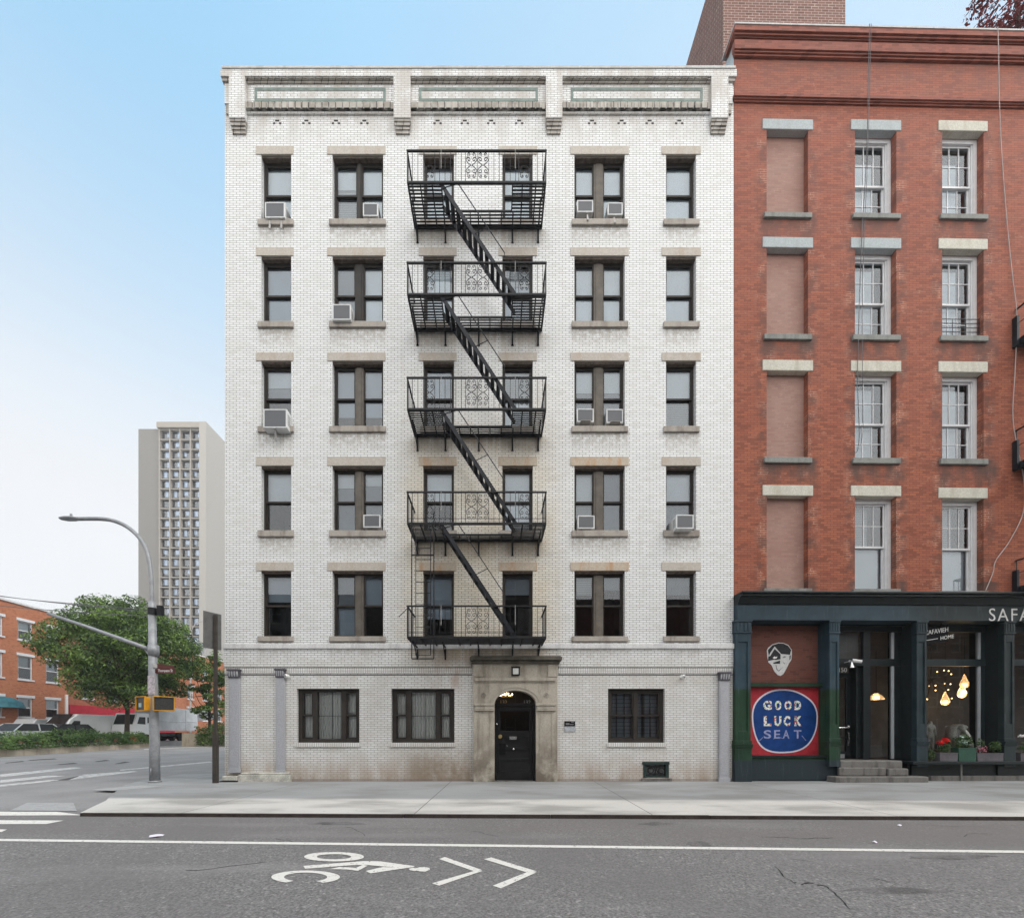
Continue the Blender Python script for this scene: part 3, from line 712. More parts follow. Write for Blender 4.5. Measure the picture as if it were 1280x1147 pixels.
for ck, c in COLS.items():
    for rk_, r in ROWS.items():
        x0, x1, z0, z1 = fx(c[0]), fx(c[1]), fz(r[2], D0-.06), fz(r[1])
        fr, gl = MB(), MB(); Y = .15
        fw, hd = .05, .085
        taupe = ck == 'E' or (ck == 'B' and rk_ in (3, 4, 5)) or (ck == 'A' and rk_ == 5)
        fr.box(x0, x0+fw, Y, Y+.13, z0, z1); fr.box(x1-fw, x1, Y, Y+.13, z0, z1); fr.box(x0+fw, x1-fw, Y, Y+.13, z1-hd, z1); fr.box(x0+fw, x1-fw, Y, Y+.13, z0, z0+.04)
        fr.cur = 2; fr.box(x0+.002, x1-.002, .035, Y-.001, z1-.055, z1-.006); fr.cur = 0
        lights = [(x0+fw, x1-fw)]
        if ck in 'BE':
            xm = (x0+x1)/2; mw = (.07 if rk_ == 1 else .125) if ck == 'B' else .14
            fr.cur = 1; fr.box(xm-mw, xm+mw, Y-.012, Y+.10, z0+.041, z1-hd-.001); fr.box(xm-mw*.55, xm+mw*.55, Y-.03, Y-.0125, z0+.042, z1-hd-.002); fr.cur = 0
            lights = [(x0+fw, xm-mw), (xm+mw, x1-fw)]
        for (a, b) in lights: sash_unit(fr, gl, a, b, z0+.04, z1-hd, Y+.02)
        w = fr.build('window', [M['frame'], M['framel'] if taupe else M['frame'], M['soffit']], bld)
        gl.build('pane', M['glass_up'] if rk_ <= 3 else M['glass'], w, fix=False)
        for li, (a, b) in enumerate(lights):
            spec = BL.get((ck, rk_, li)) or BL.get((ck, rk_), [('b', 1)]); H = z1-hd-z0-.04; top = z1-hd; prev = 0
            for kk, (k, fr_) in enumerate(spec):
                shade(w, a+.02, b-.02, top-H*prev, top-H*fr_, Y+.115+.02*kk, BM[k]); prev = fr_
        lx0, lx1 = fx(c[2]), fx(c[3])
        MB().box(lx0, lx1, -.018, .11, z1-.004, fz(r[0], D0-.018)).build('lintel', M['lintel_warm'] if rk_ >= 4 and ck in 'CDE' else M['lintel'], w, bevel=.008)
        sp = .06 if ck in 'ABEF' else .05
        MB().box(x0-.085, x1+.085, -sp, .149, fz(r[3], D0-.06), z0+.004).build('sill', M['sill'], w, bevel=.01)
# ground floor windows
def big_window(a, b, t, s, kind):
    x0, x1, z0, z1 = fx(a), fx(b), fz(s), fz(t); fr, gl = MB(), MB(); Y = .10
    fr.box(x0, x0+.11, Y, Y+.12, z0, z1); fr.box(x1-.11, x1, Y, Y+.12, z0, z1); fr.box(x0+.11, x1-.11, Y, Y+.12, z1-.085, z1); fr.box(x0+.11, x1-.11, Y, Y+.12, z0, z0+.11)
    if kind == 3:
        m1, m2 = x0+.50, x1-.50
        for m in (m1, m2): fr.box(m-.07, m+.07, Y-.01, Y+.10, z0+.111, z1-.086)
        sash_unit(fr, gl, x0+.11, m1-.07, z0+.11, z1-.085, Y+.02); sash_unit(fr, gl, m2+.07, x1-.11, z0+.11, z1-.085, Y+.02)
        gl.quad((m1+.07, Y+.05, z0+.11), (m2-.07, Y+.05, z0+.11), (m2-.07, Y+.05, z1-.085), (m1+.07, Y+.05, z1-.085))
        zr = (z0+z1)/2; fr.box(m1+.07, m2-.07, Y+.055, Y+.075, zr-.006, zr+.006)
    else:
        xm = (x0+x1)/2; fr.box(xm-.055, xm+.055, Y-.01, Y+.10, z0+.111, z1-.086)
        sash_unit(fr, gl, x0+.11, xm-.055, z0+.11, z1-.085, Y+.02); sash_unit(fr, gl, xm+.055, x1-.11, z0+.11, z1-.085, Y+.02)
    w = fr.build('window', M['frame'], bld); gl.build('pane', M['glass'], w, fix=False)
    if kind == 3:
        n = 70; mbc = MB()                                                # gathered net curtains with a gap in the middle
        for (p, q) in ((x0+.12, (x0+x1)/2-.03), ((x0+x1)/2+.03, x1-.12)):
            pr = None
            for i in range(n+1):
                X = p+(q-p)*i/n; yy = .255+.016*math.sin(i*1.35)+.012*math.sin(i*.47)
                if pr: mbc.quad((pr[0], pr[1], z0+.10), (X, yy, z0+.10), (X, yy, z1-.06), (pr[0], pr[1], z1-.06))
                pr = (X, yy)
        mbc.build('curtain', M['curtain'], w, smooth=True, fix=False)
        MB().box((x0+x1)/2-.022, (x0+x1)/2+.022, .215, .228, z0+.10, z1-.07).build('curtain_rod', M['white'], w)
    else:
        g = MB()
        for (p, q) in ((x0+.13, xm-.07), (xm+.07, x1-.13)):
            for z in [z0+.16+.115*i for i in range(13)]: g.bar((p, .24, z), (q, .24, z), .012)
            for xx in (p+(q-p)*.30, p+(q-p)*.66): g.bar((xx, .236, z0+.12), (xx, .236, z1-.1), .022)
        g.build('security_bars', M['iron'], w); shade(w, x0+.05, x1-.05, z1-.02, z0+.06, .30, M['blind_grey'])
    MB().box(x0-.03, x1+.03, -.035, Y-.001, fz(s+5.3), z0+.004).build('sill', M['wsoldier'], w)
for i, g in enumerate(GW): big_window(*g, 2 if i == 2 else 3)
# cellar vent window
x0, x1, z0, z1 = fx(VENT[0]), fx(VENT[1]), fz(VENT[3]), fz(VENT[2]); fr = MB()
fr.box(x0-.03, x1+.01, -.03, .06, z1-.07, z1+.01); fr.box(x0, x0+.10, -.01, .08, z0, z1-.07); fr.box(x1-.09, x1, -.01, .08, z0, z1-.07); fr.box(x0+.1, x1-.09, 0, .08, z0, z0+.05)
w = fr.build('cellar_window', plain('dark_green_paint', (.026, .045, .042), .5, .4, 8), bld)
MB().quad((x0+.1, .12, z0+.05), (x1-.09, .12, z0+.05), (x1-.09, .12, z1-.07), (x0+.1, .12, z1-.07)).build('pane', plain('dusty_pane', (.20, .205, .21), .4, .7, 9), w, fix=False)
g = MB(); zc = (z0+z1)/2
def circ(cx, cz, r, y, n=14, a0=0, a1=360): return [(cx+r*math.cos(R(a0+(a1-a0)*i/n)), y, cz+r*math.sin(R(a0+(a1-a0)*i/n))) for i in range(n+1)]
g.tube(circ(x0+.24, zc-.02, .085, .06), .014, 5); g.tube(circ(x1-.20, zc-.03, .085, .06, 14, 20, 300), .014, 5); g.tube([(x0+.33, .06, zc+.10), (x0+.40, .06, zc-.03), (x0+.37, .06, zc-.12)], .014, 5)
g.tube([(x0+.40, .06, zc+.08), (x0+.43, .06, zc-.02), (x0+.48, .06, zc-.12)], .014, 5); g.bar((x0+.1, .06, zc+.10), (x1-.1, .06, zc+.10), .02); g.bar((x0+.1, .06, zc-.13), (x1-.1, .06, zc-.13), .025)
g.build('scroll_grille', M['iron'], w)
MB().box(x0-.06, x1+.08, -.05, .05, -.02, fz(972.2)).build('sill', M['step'], w, bevel=.01)
# cast iron pilasters
for a, b, t, s in ((288, 301, 838, 965), (346.8, 357.2, 837.5, 967), (897.6, 910, 841.5, 977)):
    x0, x1, z0, z1 = fx(a), fx(b), max(fz(s), -.01), fz(t); xm = (x0+x1)/2
    m = MB(); m.box(x0, x1, -.075, -.0155, z0, z1-.22); m.box(x0-.02, x1+.02, -.095, -.0155, z0, z0+.12); m.box(x0+.04, x1-.04, -.082, -.0755, z0+.2, z1-.42)
    p = m.build('pilaster', M['lavender'], bld, bevel=.008)
    m = MB(); m.box(x0-.015, x1+.015, -.105, -.0155, z1-.215, z1-.02); m.box(x0-.035, x1+.035, -.135, -.0155, z1-.018, z1+.035)
    k = m.build('capital', M['capdark'], p, bevel=.006)
    m = MB(); nn = 4; wd = (x1-x0)/nn
    for i in range(nn):
        X = x0+wd*(i+.5); m.prismx([(-.135, z1-.03), (-.106, z1-.03), (-.106, z1-.18), (-.125, z1-.12)], X-wd*.28, X+wd*.28)
    m.build('bracket', M['lavender'], p)
m = MB(); m.box(fx(301), fx(365), -.14, -.002, -.02, fz(967.5)); m.box(fx(304), fx(364), -.12, -.003, fz(967.3), fz(964.8)); m.box(XL+.01, fx(300.5), -.16, -.002, .03, fz(969))
m.build('base_step', plain('lichen_white_stone', (.50, .49, .44), .9, .4, 5), bld, bevel=.02)
MB().box(XL-.03, fx(300.8), -.20, -.003, -.02, .028).build('base_plate', M['iron'], bld)

# ---- entrance
ent = MB(); xa, xb = fx(DOOR[0]), fx(DOOR[1]); xo0, xo1 = fx(592), fx(696); zs, za = fz(880.3), fz(863.4); yf = -.12
def arch(rx, rz, cz, n=20): return [((xa+xb)/2+rx*math.cos(math.pi*i/n), cz+rz*math.sin(math.pi*i/n)) for i in range(n+1)]
ztop = fz(830)
half = (xb-xa)/2
ent.box(xo0, xa, yf, .10, -.01, zs); ent.box(xb, xo1, yf, .10, -.01, zs)
arc = arch(half, za-zs, zs)
ent.prism([(xo1, zs), (xo1, ztop)] + [(xo0, ztop), (xo0, zs)] + list(reversed(arc)), yf, .10)
surr = ent.build('door_surround', M['door_stone'], bld)
m = MB()
oa, ia = arch((fx(676.5)-fx(614))/2, fz(856)-zs, zs), arch(half+.012, za-zs+.01, zs)
for i in range(20): m.prism([ia[i], oa[i], oa[i+1], ia[i+1]], yf-.045, yf-.001)
mid = arch(half+.10, za-zs+.085, zs); mi2 = arch(half+.115, za-zs+.10, zs)
for i in range(20): m.prism([mid[i], mi2[i], mi2[i+1], mid[i+1]], yf-.062, yf-.046)
m.build('archivolt', M['door_stone'], surr)
m = MB()
for x0, x1 in ((fx(593.5), xa-.01), (xb+.01, fx(694))):                     # imposts
    m.box(x0-.02, x1, yf-.07, yf-.001, fz(882), fz(879.3)); m.box(x0+.02, x1-.01, yf-.045, yf-.001, fz(886.5), fz(882.2)); m.box(x0, x1, yf-.055, yf-.001, fz(888.3), fz(886.7))
m.build('impost', M['door_stone'], surr, bevel=.008)
for x0, x1 in ((fx(596), xa-.06), (xb+.06, fx(692))):                       # panelled piers
    m = MB(); A_, B_ = x0+.05, x1-.05; T_, S_ = fz(890), .75
    m.add([(A_, yf-.012, S_), (A_+.025, yf-.012, S_), (A_+.025, yf-.012, T_-.025), (B_-.025, yf-.012, T_-.025), (B_-.025, yf-.012, S_), (B_, yf-.012, S_), (B_, yf-.012, T_), (A_, yf-.012, T_),
           (A_, yf-.001, S_), (A_+.025, yf-.001, S_), (A_+.025, yf-.001, T_-.025), (B_-.025, yf-.001, T_-.025), (B_-.025, yf-.001, S_), (B_, yf-.001, S_), (B_, yf-.001, T_), (A_, yf-.001, T_)],
          [(0,1,2,7), (2,3,6,7), (3,4,5,6)] + [(i, (i+1) % 8, (i+1) % 8+8, i+8) for i in range(8)])
    m.build('panel_moulding', M['door_stone'], surr)
for x0 in (xo0, xo1-.28): MB().box(x0, x0+.28, yf-.028, yf-.0015, fz(846), fz(831)).build('frieze_block', M['door_stone'], surr)
m = MB(); m.box(fx(594), fx(693), yf-.055, yf-.002, fz(851.5), fz(847.5)); m.box(fx(593), fx(694), yf-.035, yf-.003, fz(853), fz(851.7)); m.build('string_moulding', M['door_stone'], surr, bevel=.008)
m = MB(); m.box(fx(590.5), fx(698.5), yf-.08, .0, fz(830), fz(826.6)); m.box(fx(588), fx(701), yf-.16, .0, fz(826.4), fz(822.4)); m.box(fx(589.5), fx(699.5), yf-.12, .0, fz(822.3), fz(821.2))
m.build('door_cornice', plain('weathered_cornice', (.115, .105, .085), .9, .5, 4), surr, bevel=.01)
m = MB()
for px in (605, 682.5):
    X, Z = fx(px), fz(869); m.tube(circ(X, Z, .065, yf-.008), .013, 5)
    for k in range(6): m.bar((X, yf-.008, Z), (X+.055*math.cos(k*math.pi/3), yf-.008, Z+.055*math.sin(k*math.pi/3)), .018)
m.build('rosette', M['door_stone'], surr)
# door leaf, transom, fittings
Yd = .12; zt = fz(882)
d = MB(); d.box(xa+.01, xa+.075, Yd-.03, Yd+.08, 0, zt); d.box(xb-.075, xb-.01, Yd-.03, Yd+.08, 0, zt); d.box(xa+.01, xb-.01, Yd-.035, Yd+.08, zt+.002, zt+.09)
dz0, dz1, dx0, dx1 = .03, zt-.02, xa+.08, xb-.08
d.box(dx0, dx0+.10, Yd, Yd+.05, dz0, dz1); d.box(dx1-.10, dx1, Yd, Yd+.05, dz0, dz1)
for a, b in ((dz0, .28), (.60, .66), (.92, 1.00), (1.30, 1.50), (dz1-.12, dz1)): d.box(dx0+.10, dx1-.10, Yd, Yd+.05, a, b)
for a, b in ((.28, .60), (.66, .92), (1.0, 1.30)): d.box(dx0+.10, dx1-.10, Yd+.018, Yd+.04, a, b)
dr = d.build('door', M['door'], bld, bevel=.004)
MB().quad((dx0+.1, Yd+.02, 1.5), (dx1-.1, Yd+.02, 1.5), (dx1-.1, Yd+.02, dz1-.12), (dx0+.1, Yd+.02, dz1-.12)).build('door_glass', M['shopglass'], dr, fix=False)
tz = zt+.095; arc2 = [(x, z) for x, z in arch(half-.004, za-zs, zs)]
pts = [(p[0], Yd+.03, max(p[1], tz)) for p in arc2]
m = MB(); m.quad((xb-.004, Yd+.03, tz), *pts, (xa+.004, Yd+.03, tz)); m.build('fanlight', M['shopglass'], dr, fix=False)
m = MB(); m.box(xa-.1, xb+.1, 1.6, 1.62, 0, 3.1); m.build('vestibule_wall', M['shoproom'], bld)
m = MB(); m.lathe([(.001, -.03), (.05, -.025), (.062, -.012), (.062, 0)], (fx(625.2), Yd, fz(920.2)), 16, 'y'); m.build('door_knob', M['brass'], dr)
m = MB(); m.box(fx(637), fx(646), Yd-.012, Yd, fz(924), fz(920)); m.ball((fx(642), Yd-.01, fz(936)), .035); m.ball((fx(634), Yd-.008, fz(932)), .016); m.ball((fx(619.7)+.03, Yd-.04, fz(904.5)), .028); m.build('letter_slot', M['chrome'], dr)
m = MB(); m.box(fx(624), fx(632), Yd-.004, Yd-.001, fz(943), fz(929)); m.build('lock_plate', M['black'], dr)
text('house_number', '132', .155, plain('faded_numeral', (.42, .40, .38), .6), dr, (fx(654.2), Yd+.022, fz(878.8)), depth=.002)
text('house_number', '132', .155, M['brass'], dr, (fx(624.5), Yd+.022, fz(878.8)), depth=.002)
# chandelier seen through the fanlight
ch = thing('chandelier', 'lit chandelier of warm bulbs seen through the arched fanlight above the black door', 'chandelier', (fx(633, 13.0), 1.0, fz(868, 13.0)))
m = MB(); m.tube([(0, 0, .35), (0, 0, -.05)], .012); m.tube([(.2*math.cos(i*.6283), .2*math.sin(i*.6283), -.06) for i in range(10)], .010, 5, True)
for k in range(10): m.tube([(0, 0, .05), (.2*math.cos(k*.6283), .2*math.sin(k*.6283), -.06)], .006, 4)
m.build('frame', M['brass'], ch)
m = MB()
for k in range(12):
    a = k*math.pi/6; rr_ = .21 if k % 2 else .13; m.ball((rr_*math.cos(a), rr_*math.sin(a), -.03+.10*((k*7) % 5)/5), .022, 6)
m.build('bulb', M['bulbhot'], ch)
MB().box(xa+.0, xb-.0, -.115, .12, -.03, .012).build('threshold', M['step'], bld)

# ---- fittings on the white facade
wl_ = thing('wall_lamp', 'square black wall lamp with a pale lens above the arched doorway', 'wall lamp', (fx(644.5, 11.85), -.12, fz(839, 11.85)))
m = MB(); m.box(-.12, .12, -.06, -.001, -.115, .125); m.box(-.135, .135, -.10, -.0, .125, .145); m.box(-.12, -.085, -.10, -.061, -.115, .124); m.box(.085, .12, -.10, -.061, -.115, .124); m.build('housing', M['iron'], wl_, bevel=.008)
MB().box(-.084, .084, -.095, -.062, -.085, .09).build('lens', M['lampglass'], wl_, bevel=.01)
def camera_dome(px, py, label, flip=1, hang=False, d=11.93):
    t = thing('security_camera', label, 'security camera', (fx(px, d), 0, fz(py, d)), 0, 'security cameras on the facades')
    m = MB(); m.lathe([(.055, -.02), (.055, 0)], (0, 0, 0), 14, 'y'); m.tube([(0, -.02, 0), (0, -.07, -.005)], .022); m.build('mount', M['white'], t)
    m = MB(); m.ball((0.01*flip, -.10, -.01), .058, 10); m.build('body', M['white'], t, smooth=True)
    m = MB(); m.lathe([(.028, -.155), (.030, -.14)], (0.012*flip, 0, -.012), 12, 'y'); m.build('lens', M['black'], t)
    return t
camera_dome(853.5, 845, 'small white dome camera above and to the right of the barred ground floor window')
camera_dome(358.5, 844.3, 'small white dome camera beside the capital of the narrow lavender pilaster', -1)
pl = tag(MB().box(fx(705.5), fx(718.8), -.022, -.001, fz(907.1), fz(900.9)).build('wall_plaque', M['black'], None), 'small black plaque screwed to the white brick beside the doorway', 'plaque')
m = MB(); m.box(fx(707), fx(711.5), -.024, -.0222, fz(905.6), fz(903.2)); m.box(fx(711.9), fx(717), -.024, -.0222, fz(905.6), fz(904.4)); m.box(fx(714), fx(717), -.024, -.0222, fz(902.7), fz(901.8)); m.build('worn_lettering', plain('worn_silver', (.20, .195, .21), .5, .5, 60), pl)
tag(MB().box(fx(705.6), fx(719.3), -.018, -.001, fz(914), fz(907.6)).build('notice_plate', plain('grey_notice', (.42, .44, .47), .5, .3, 20), None), 'pale grey notice plate directly below the black plaque', 'notice')

# ---- air conditioners
def ac(px0, px1, py0, py1, label, proj=.30, legs=(), d=11.95, grey=False):
    dd = D0 - proj + .16
    x0, x1, z0, z1 = fx(px0, dd), fx(px1, dd), fz(py1, dd), fz(py0, dd)
    t = thing('air_conditioner', label, 'air conditioner', ((x0+x1)/2, .16, z0), 0, 'window air conditioners'); w, h = (x1-x0)/2, z1-z0
    yb = -proj; m = MB(); r = .035
    m.box(-w, w, yb+.012, .16, 0, h)
    m.box(-w, w, yb, yb+.0118, 0, r); m.box(-w, w, yb, yb+.0118, h-r, h); m.box(-w, -w+r, yb, yb+.0118, r, h-r); m.box(w-r, w, yb, yb+.0118, r, h-r)
    m.build('case', M['acwhite'], t, bevel=.006)
    MB().box(-w+r+.002, w-r-.002, yb+.004, yb+.0115, r+.002, h-r-.002).build('grille', M['acgrille'], t)
    m = MB()
    for i in range(5):
        zz_ = h*.25+i*h*.12
        for s in (-1, 1): m.box(s*w-.003, s*w+.003, yb+.06, yb+.20, zz_, zz_+h*.04)
    m.build('side_vent', M['acgrille'], t)
    for lx in legs:
        m = MB(); m.bar((lx*w, yb+.05, -.004), (lx*w, .02-.26, -.30), .045, .03); m.bar((lx*w, yb-.0, -.012), (lx*w, .0, -.012), .045, .018); m.build('bracket', M['bracket'], t)
    if not legs:
        m = MB(); m.box(-w*.6, w*.6, -.20, .0, -.012, -.002); m.build('support', M['bracket'], t)
ac(331, 356, 252.5, 272, 'white air conditioner on two steel legs in the top floor window nearest the corner', .26, (-.55, .6))
ac(453.5, 472.5, 253.5, 270, 'white air conditioner on one leg, top floor double window left of the fire escape', .20, (0,))
ac(415.3, 438.5, 380, 399.7, 'boxy white air conditioner on the sill of the second highest double window, by its jamb', .30)
ac(329, 358.5, 511, 534.5, 'largest air conditioner, jutting far out of the middle storey single window on a bracket', .40, (-.1,))
ac(721.3, 741.5, 250, 265, 'white air conditioner on a short leg, left one in the top floor taupe double window', .2, (.3,))
ac(759.5, 778.5, 253, 268.5, 'white air conditioner on a long leg, right one in the top floor taupe double window', .2, (-.1,))
ac(721, 742.3, 510.5, 527.3, 'legless white air conditioner, left one of two in the middle storey double window', .12)
ac(758, 779, 511, 528.5, 'legless white air conditioner, right one of two in the middle storey double window', .12)
ac(722, 743.3, 644, 660.5, 'lone white air conditioner in a taupe double window, below the middle storey pair', .18)
ac(845.2, 867.2, 643, 660.5, 'white air conditioner jutting from a single window in the column beside the red building', .42)
ac(454, 475.3, 643, 659, 'grey fronted air conditioner in the double window left of the lowest fire escape stair', .24)

# ================================================================ FIRE ESCAPE
FD = 10.98; FY = FD - D0
FZ = [fz(226, FD), fz(366, FD), fz(509.6, FD), fz(652.5, FD), fz(795, FD)]
FX0, FX1 = fx(508.6, FD), fx(683, FD); OX0, OX1 = fx(552, FD), fx(640, FD); OY = -.43; RH = .84
fe = thing('fire_escape', 'black iron fire escape with five balconies and zigzag stairs on the white brick facade', 'fire escape')
def spiral(cx, cz, r0, a0, turns, sx=1, sz=1, n=13):
    out = []
    for i in range(n):
        t = i/(n-1); r = r0*(1-.80*t); a = a0+turns*2*math.pi*t
        out.append((cx+sx*r*math.cos(a), FY, cz+sz*r*math.sin(a)))
    return out
def scroll_column(m, cx, z0, h, w, lower_only=False):
    zm = z0+h/2
    for sz in ((1, -1) if not lower_only else (-1,)):
        for sx in (1, -1):
            # from the crossing at mid height out to the edge, then curling inwards
            p = [(cx+sx*.01, FY, zm), (cx+sx*w*.26, FY, zm+sz*h*.07)]
            p += spiral(cx+sx*w*.25, zm+sz*h*.215, w*.23, -.9, 1.25, sx, sz)
            m.tube(p, .0085, 4)
            q = [(cx+sx*w*.40, FY, zm+sz*h*.27)] + spiral(cx+sx*w*.20, zm+sz*h*.405, w*.17, -.5, 1.05, sx, sz, 10)
            m.tube(q, .0085, 4)
    if lower_only: return
for k, z in enumerate(FZ):
    m = MB()
    m.box(FX0, FX1, FY, FY+.05, z-.052, z)                                    # front channel
    for x in (FX0, FX1-.045): m.box(x, x+.045, FY+.051, -.012, z-.06, z)
    m.box(FX0+.046, FX1-.046, -.055, -.012, z-.07, z)
    hole = k < 4
    y = FY+.09
    while y < -.075:
        if hole and y < OY:
            m.box(FX0+.046, OX0, y, y+.036, z-.018, z-.004); m.box(OX1, FX1-.046, y, y+.036, z-.018, z-.004)
        else: m.box(FX0+.046, FX1-.046, y, y+.036, z-.018, z-.004)
        y += .0765
    if hole:
        m.box(OX0-.03, OX0+.0, FY+.051, OY, z-.075, z-.03); m.box(OX1, OX1+.03, FY+.051, OY, z-.075, z-.03); m.box(OX0-.03, OX1+.03, OY, OY+.03, z-.075, z-.030)
    for x in (FX0+.34, OX0-.28, OX1+.27, FX1-.3): m.box(x, x+.035, FY+.051, -.056, z-.062, z-.0285)
    for x in (fx(588), fx(612), fx(575), fx(626)): m.box(x, x+.03, (OY+.031) if hole else FY+.051, -.056, z-.060, z-.0285)
    b = m.build('balcony', M['iron'], fe)
    for px in (522, 557, 598.5, 640.5, 672.5):                                   # brackets
        x = fx(px); m = MB(); m.box(x-.022, x+.022, -.06, -.004, z-.46, z-.088); m.box(x-.018, x+.018, FY*.72 if not (hole and 545 < px < 645) else OY, -.061, z-.125, z-.0865)
        yb = FY*.55 if not (hole and 545 < px < 645) else OY+.03
        m.tube([(x, yb, z-.12), (x, yb*.45, z-.30), (x, -.05, z-.43)], .014, 5); m.box(x-.035, x+.035, -.022, -.003, z-.475, z-.455)
        m.build('bracket', M['iron'], b)
    m = MB(); zt = z+RH
    m.box(FX0-.01, FX1+.01, FY-.012, FY+.030, zt-.035, zt)
    for x in (FX0-.012, FX1-.028): m.box(x, x+.04, FY+.031, -.004, zt-.032, zt-.002)
    for x in (FX0, FX1-.03): m.box(x, x+.03, FY+.002, FY+.03, z+.001, zt-.036)
    m.box(FX0+.03, FX1-.03, FY+.004, FY+.022, z+.10, z+.112) if k >= 3 else None
    cen = (fx(582, FD), fx(611, FD)); sides = ((fx(530.5, FD), fx(543.5, FD)), (fx(648.5, FD), fx(662.5, FD)))
    x = FX0+.15
    while x < FX1-.06:
        if not (cen[0]-.02 < x < cen[1]+.02) and not any(a < x < b2 for a, b2 in sides): m.bar((x, FY+.010, z), (x, FY+.010, zt-.034), .013)
        x += .148
    for a, b2 in (cen, *sides):
        for xx in (a, b2): m.bar((xx, FY+.010, z), (xx, FY+.010, zt-.034), .013)
    m.bar(((cen[0]+cen[1])/2, FY+.010, z), ((cen[0]+cen[1])/2, FY+.010, zt-.034), .016)
    for i in range(1, 6):
        yy = FY*(1-i/6)
        for x in (FX0+.008, FX1-.008): m.bar((x, yy, z), (x, yy, zt-.033), .012)
    rl = m.build('railing', M['iron'], b)
    m = MB(); w = (cen[1]-cen[0])/2
    scroll_column(m, cen[0]+w/2, z+.06, RH-.12, w*.98); scroll_column(m, cen[1]-w/2, z+.06, RH-.12, w*.98); m.build('scroll_panel', M['iron'], b)
    for a, b2 in sides:
        m = MB(); scroll_column(m, (a+b2)/2, z+.06, RH-.12, (b2-a)*.98, k == 0); m.build('scroll_panel', M['iron'], b)
    m = MB()
    for px in (551.5, 644): m.tube([(fx(px, FD), FY-.02, zt+.01), (fx(px, FD), FY-.02, z+.30)], .008, 4)
    m.build('stay_rod', M['bracket'], b)
# stairs
tread_me = None
for k in range(4):
    z0, z1 = FZ[k], FZ[k+1]; ya, yb = FY+.05, OY-.06; xs, xe = fx(551, 11.05), fx(643.5, 11.5)
    S_, E_ = Vector((xs, 0, z0-.01)), Vector((xe, 0, z1-.01)); dv = (E_-S_); L = dv.length; un = dv/L; nv = Vector((un.z, 0, -un.x))*-1
    if nv.z < 0: nv = -nv
    m = MB()
    for y in (ya, yb):
        p = [S_+nv*.048, S_-nv*.048, E_-nv*.048, E_+nv*.048]
        m.prism([(q.x, q.z) for q in p], y-.008, y+.008)
    st = m.build('stair', M['ironblue'], fe)
    n = 13
    for i in range(1, n):
        c = S_+dv*(i/n)
        if i == 1 and tread_me is None or k == 0 and i == 1:
            t = MB().box(-.058, .050, ya+.010, yb-.010, -.010, .010).add([], []).build('tread', M['ironblue'], st); tread_me = t.data
        else: t = bpy.data.objects.new('tread', tread_me); C.objects.link(t); t.parent = st
        t.location = (c.x, 0, c.z)
    hr = MB(); off = Vector((0, 0, .80)); h0 = S_+un*.55+off; h1 = S_+un*(L-.52)+off
    yh = ya-.012
    sl = dv.z/dv.x; hx0 = xs+.50; hz0 = z0-.06; hx1 = xe-.30; hz1 = hz0+sl*(hx1-hx0)
    hr.tube([(xs+.06, yh, z0-.17), (xs+.16, yh, z0-.12), (hx0-.06, yh, hz0+.02), (hx0, yh, hz0), (hx0+.05, yh, hz0+sl*.05), (hx1, yh, hz1), (hx1-.02, yh+.03, hz1-.10)], .013, 6)
    c = S_+un*(L*.46); hr.tube([(c.x, yh, c.z+.02), (c.x+.36, yh, c.z+.20)], .011, 5)
    hr.tube([(c.x-.05, yh, c.z-.05), (c.x-.05, yh, c.z-.34)], .008, 4)
    hr.build('handrail', M['iron'], st)
# drop ladder
lad = MB(); LD = 10.93; ly = LD-D0
xa_, xb_, xc_, xd_ = fx(514.7, LD), fx(542.3, LD), fx(519.5, LD), fx(538, LD); zt_, zb_ = fz(676, LD), fz(823, LD)
for x in (xa_, xb_): lad.bar((x, ly, fz(640 if x == xb_ else 628, LD)), (x, ly, zb_), .024)
for z in (fz(693.5, LD), zb_): lad.bar((xa_, ly, z), (xb_, ly, z), .026)
lo = lad.build('drop_ladder', M['iron'], fe)
m = MB()
for x in (xc_, xd_): m.bar((x, ly+.03, fz(660, LD)), (x, ly+.03, fz(818.5, LD)), .018)
m.bar((xc_, ly+.03, fz(818.5, LD)), (xd_, ly+.03, fz(818.5, LD)), .018)
z = fz(811, LD)
while z < fz(665, LD): m.tube([(xc_, ly+.03, z), (xd_, ly+.03, z)], .010, 5); z += .305
m.build('sliding_ladder', M['iron'], lo)
m = MB(); m.tube([(FX0, FY+.1, FZ[4]+RH-.04), (fx(498.5, FD), FY+.05, fz(769.5, FD))], .010, 5); m.ball((fx(498.5, FD), FY+.05, fz(769.5, FD)), .018, 6)
m.build('release_rod', M['iron'], fe)

# ================================================================ RED BRICK BUILDING (slightly turned)
TA = .0138; RA = math.atan(TA); RX0 = fx(917.6)
def ru(px, off=0.0):
    """facade coordinate along the red building for a photo column; off = metres in front (-) / behind (+) of its face"""
    k = (px-VPX)/FOC; x = k*(D0-RX0*TA+off)/(1-k*TA); return (x-RX0)/math.cos(RA), D0+(x-RX0)*TA+off
def U(px, off=0.0): return ru(px, off)[0]
def Z(px, py, off=0.0): return CH+(HOR-py)/FOC*ru(px, off)[1]
red = thing('red_brick_building', 'red brick loft building with stone lintels, white sash windows and bricked up openings', 'brick building', (RX0, 0, 0), RA)
WX = 22.0
zsf = Z(940, 744)                                     # top of the storefront
RROW = [((148.5, 162.5), (265, 271)), ((296, 310), (417, 423.5)), ((449.5, 463.5), (571, 577.8)), ((606, 619.5), (735, 741))]
RCOL = [(953, 1016, 958.3, 1010.2), (1063.3, 1126, 1068.7, 1120.5), (1172.7, 1234, 1177.7, 1229.5)]
rops = []; wins = []
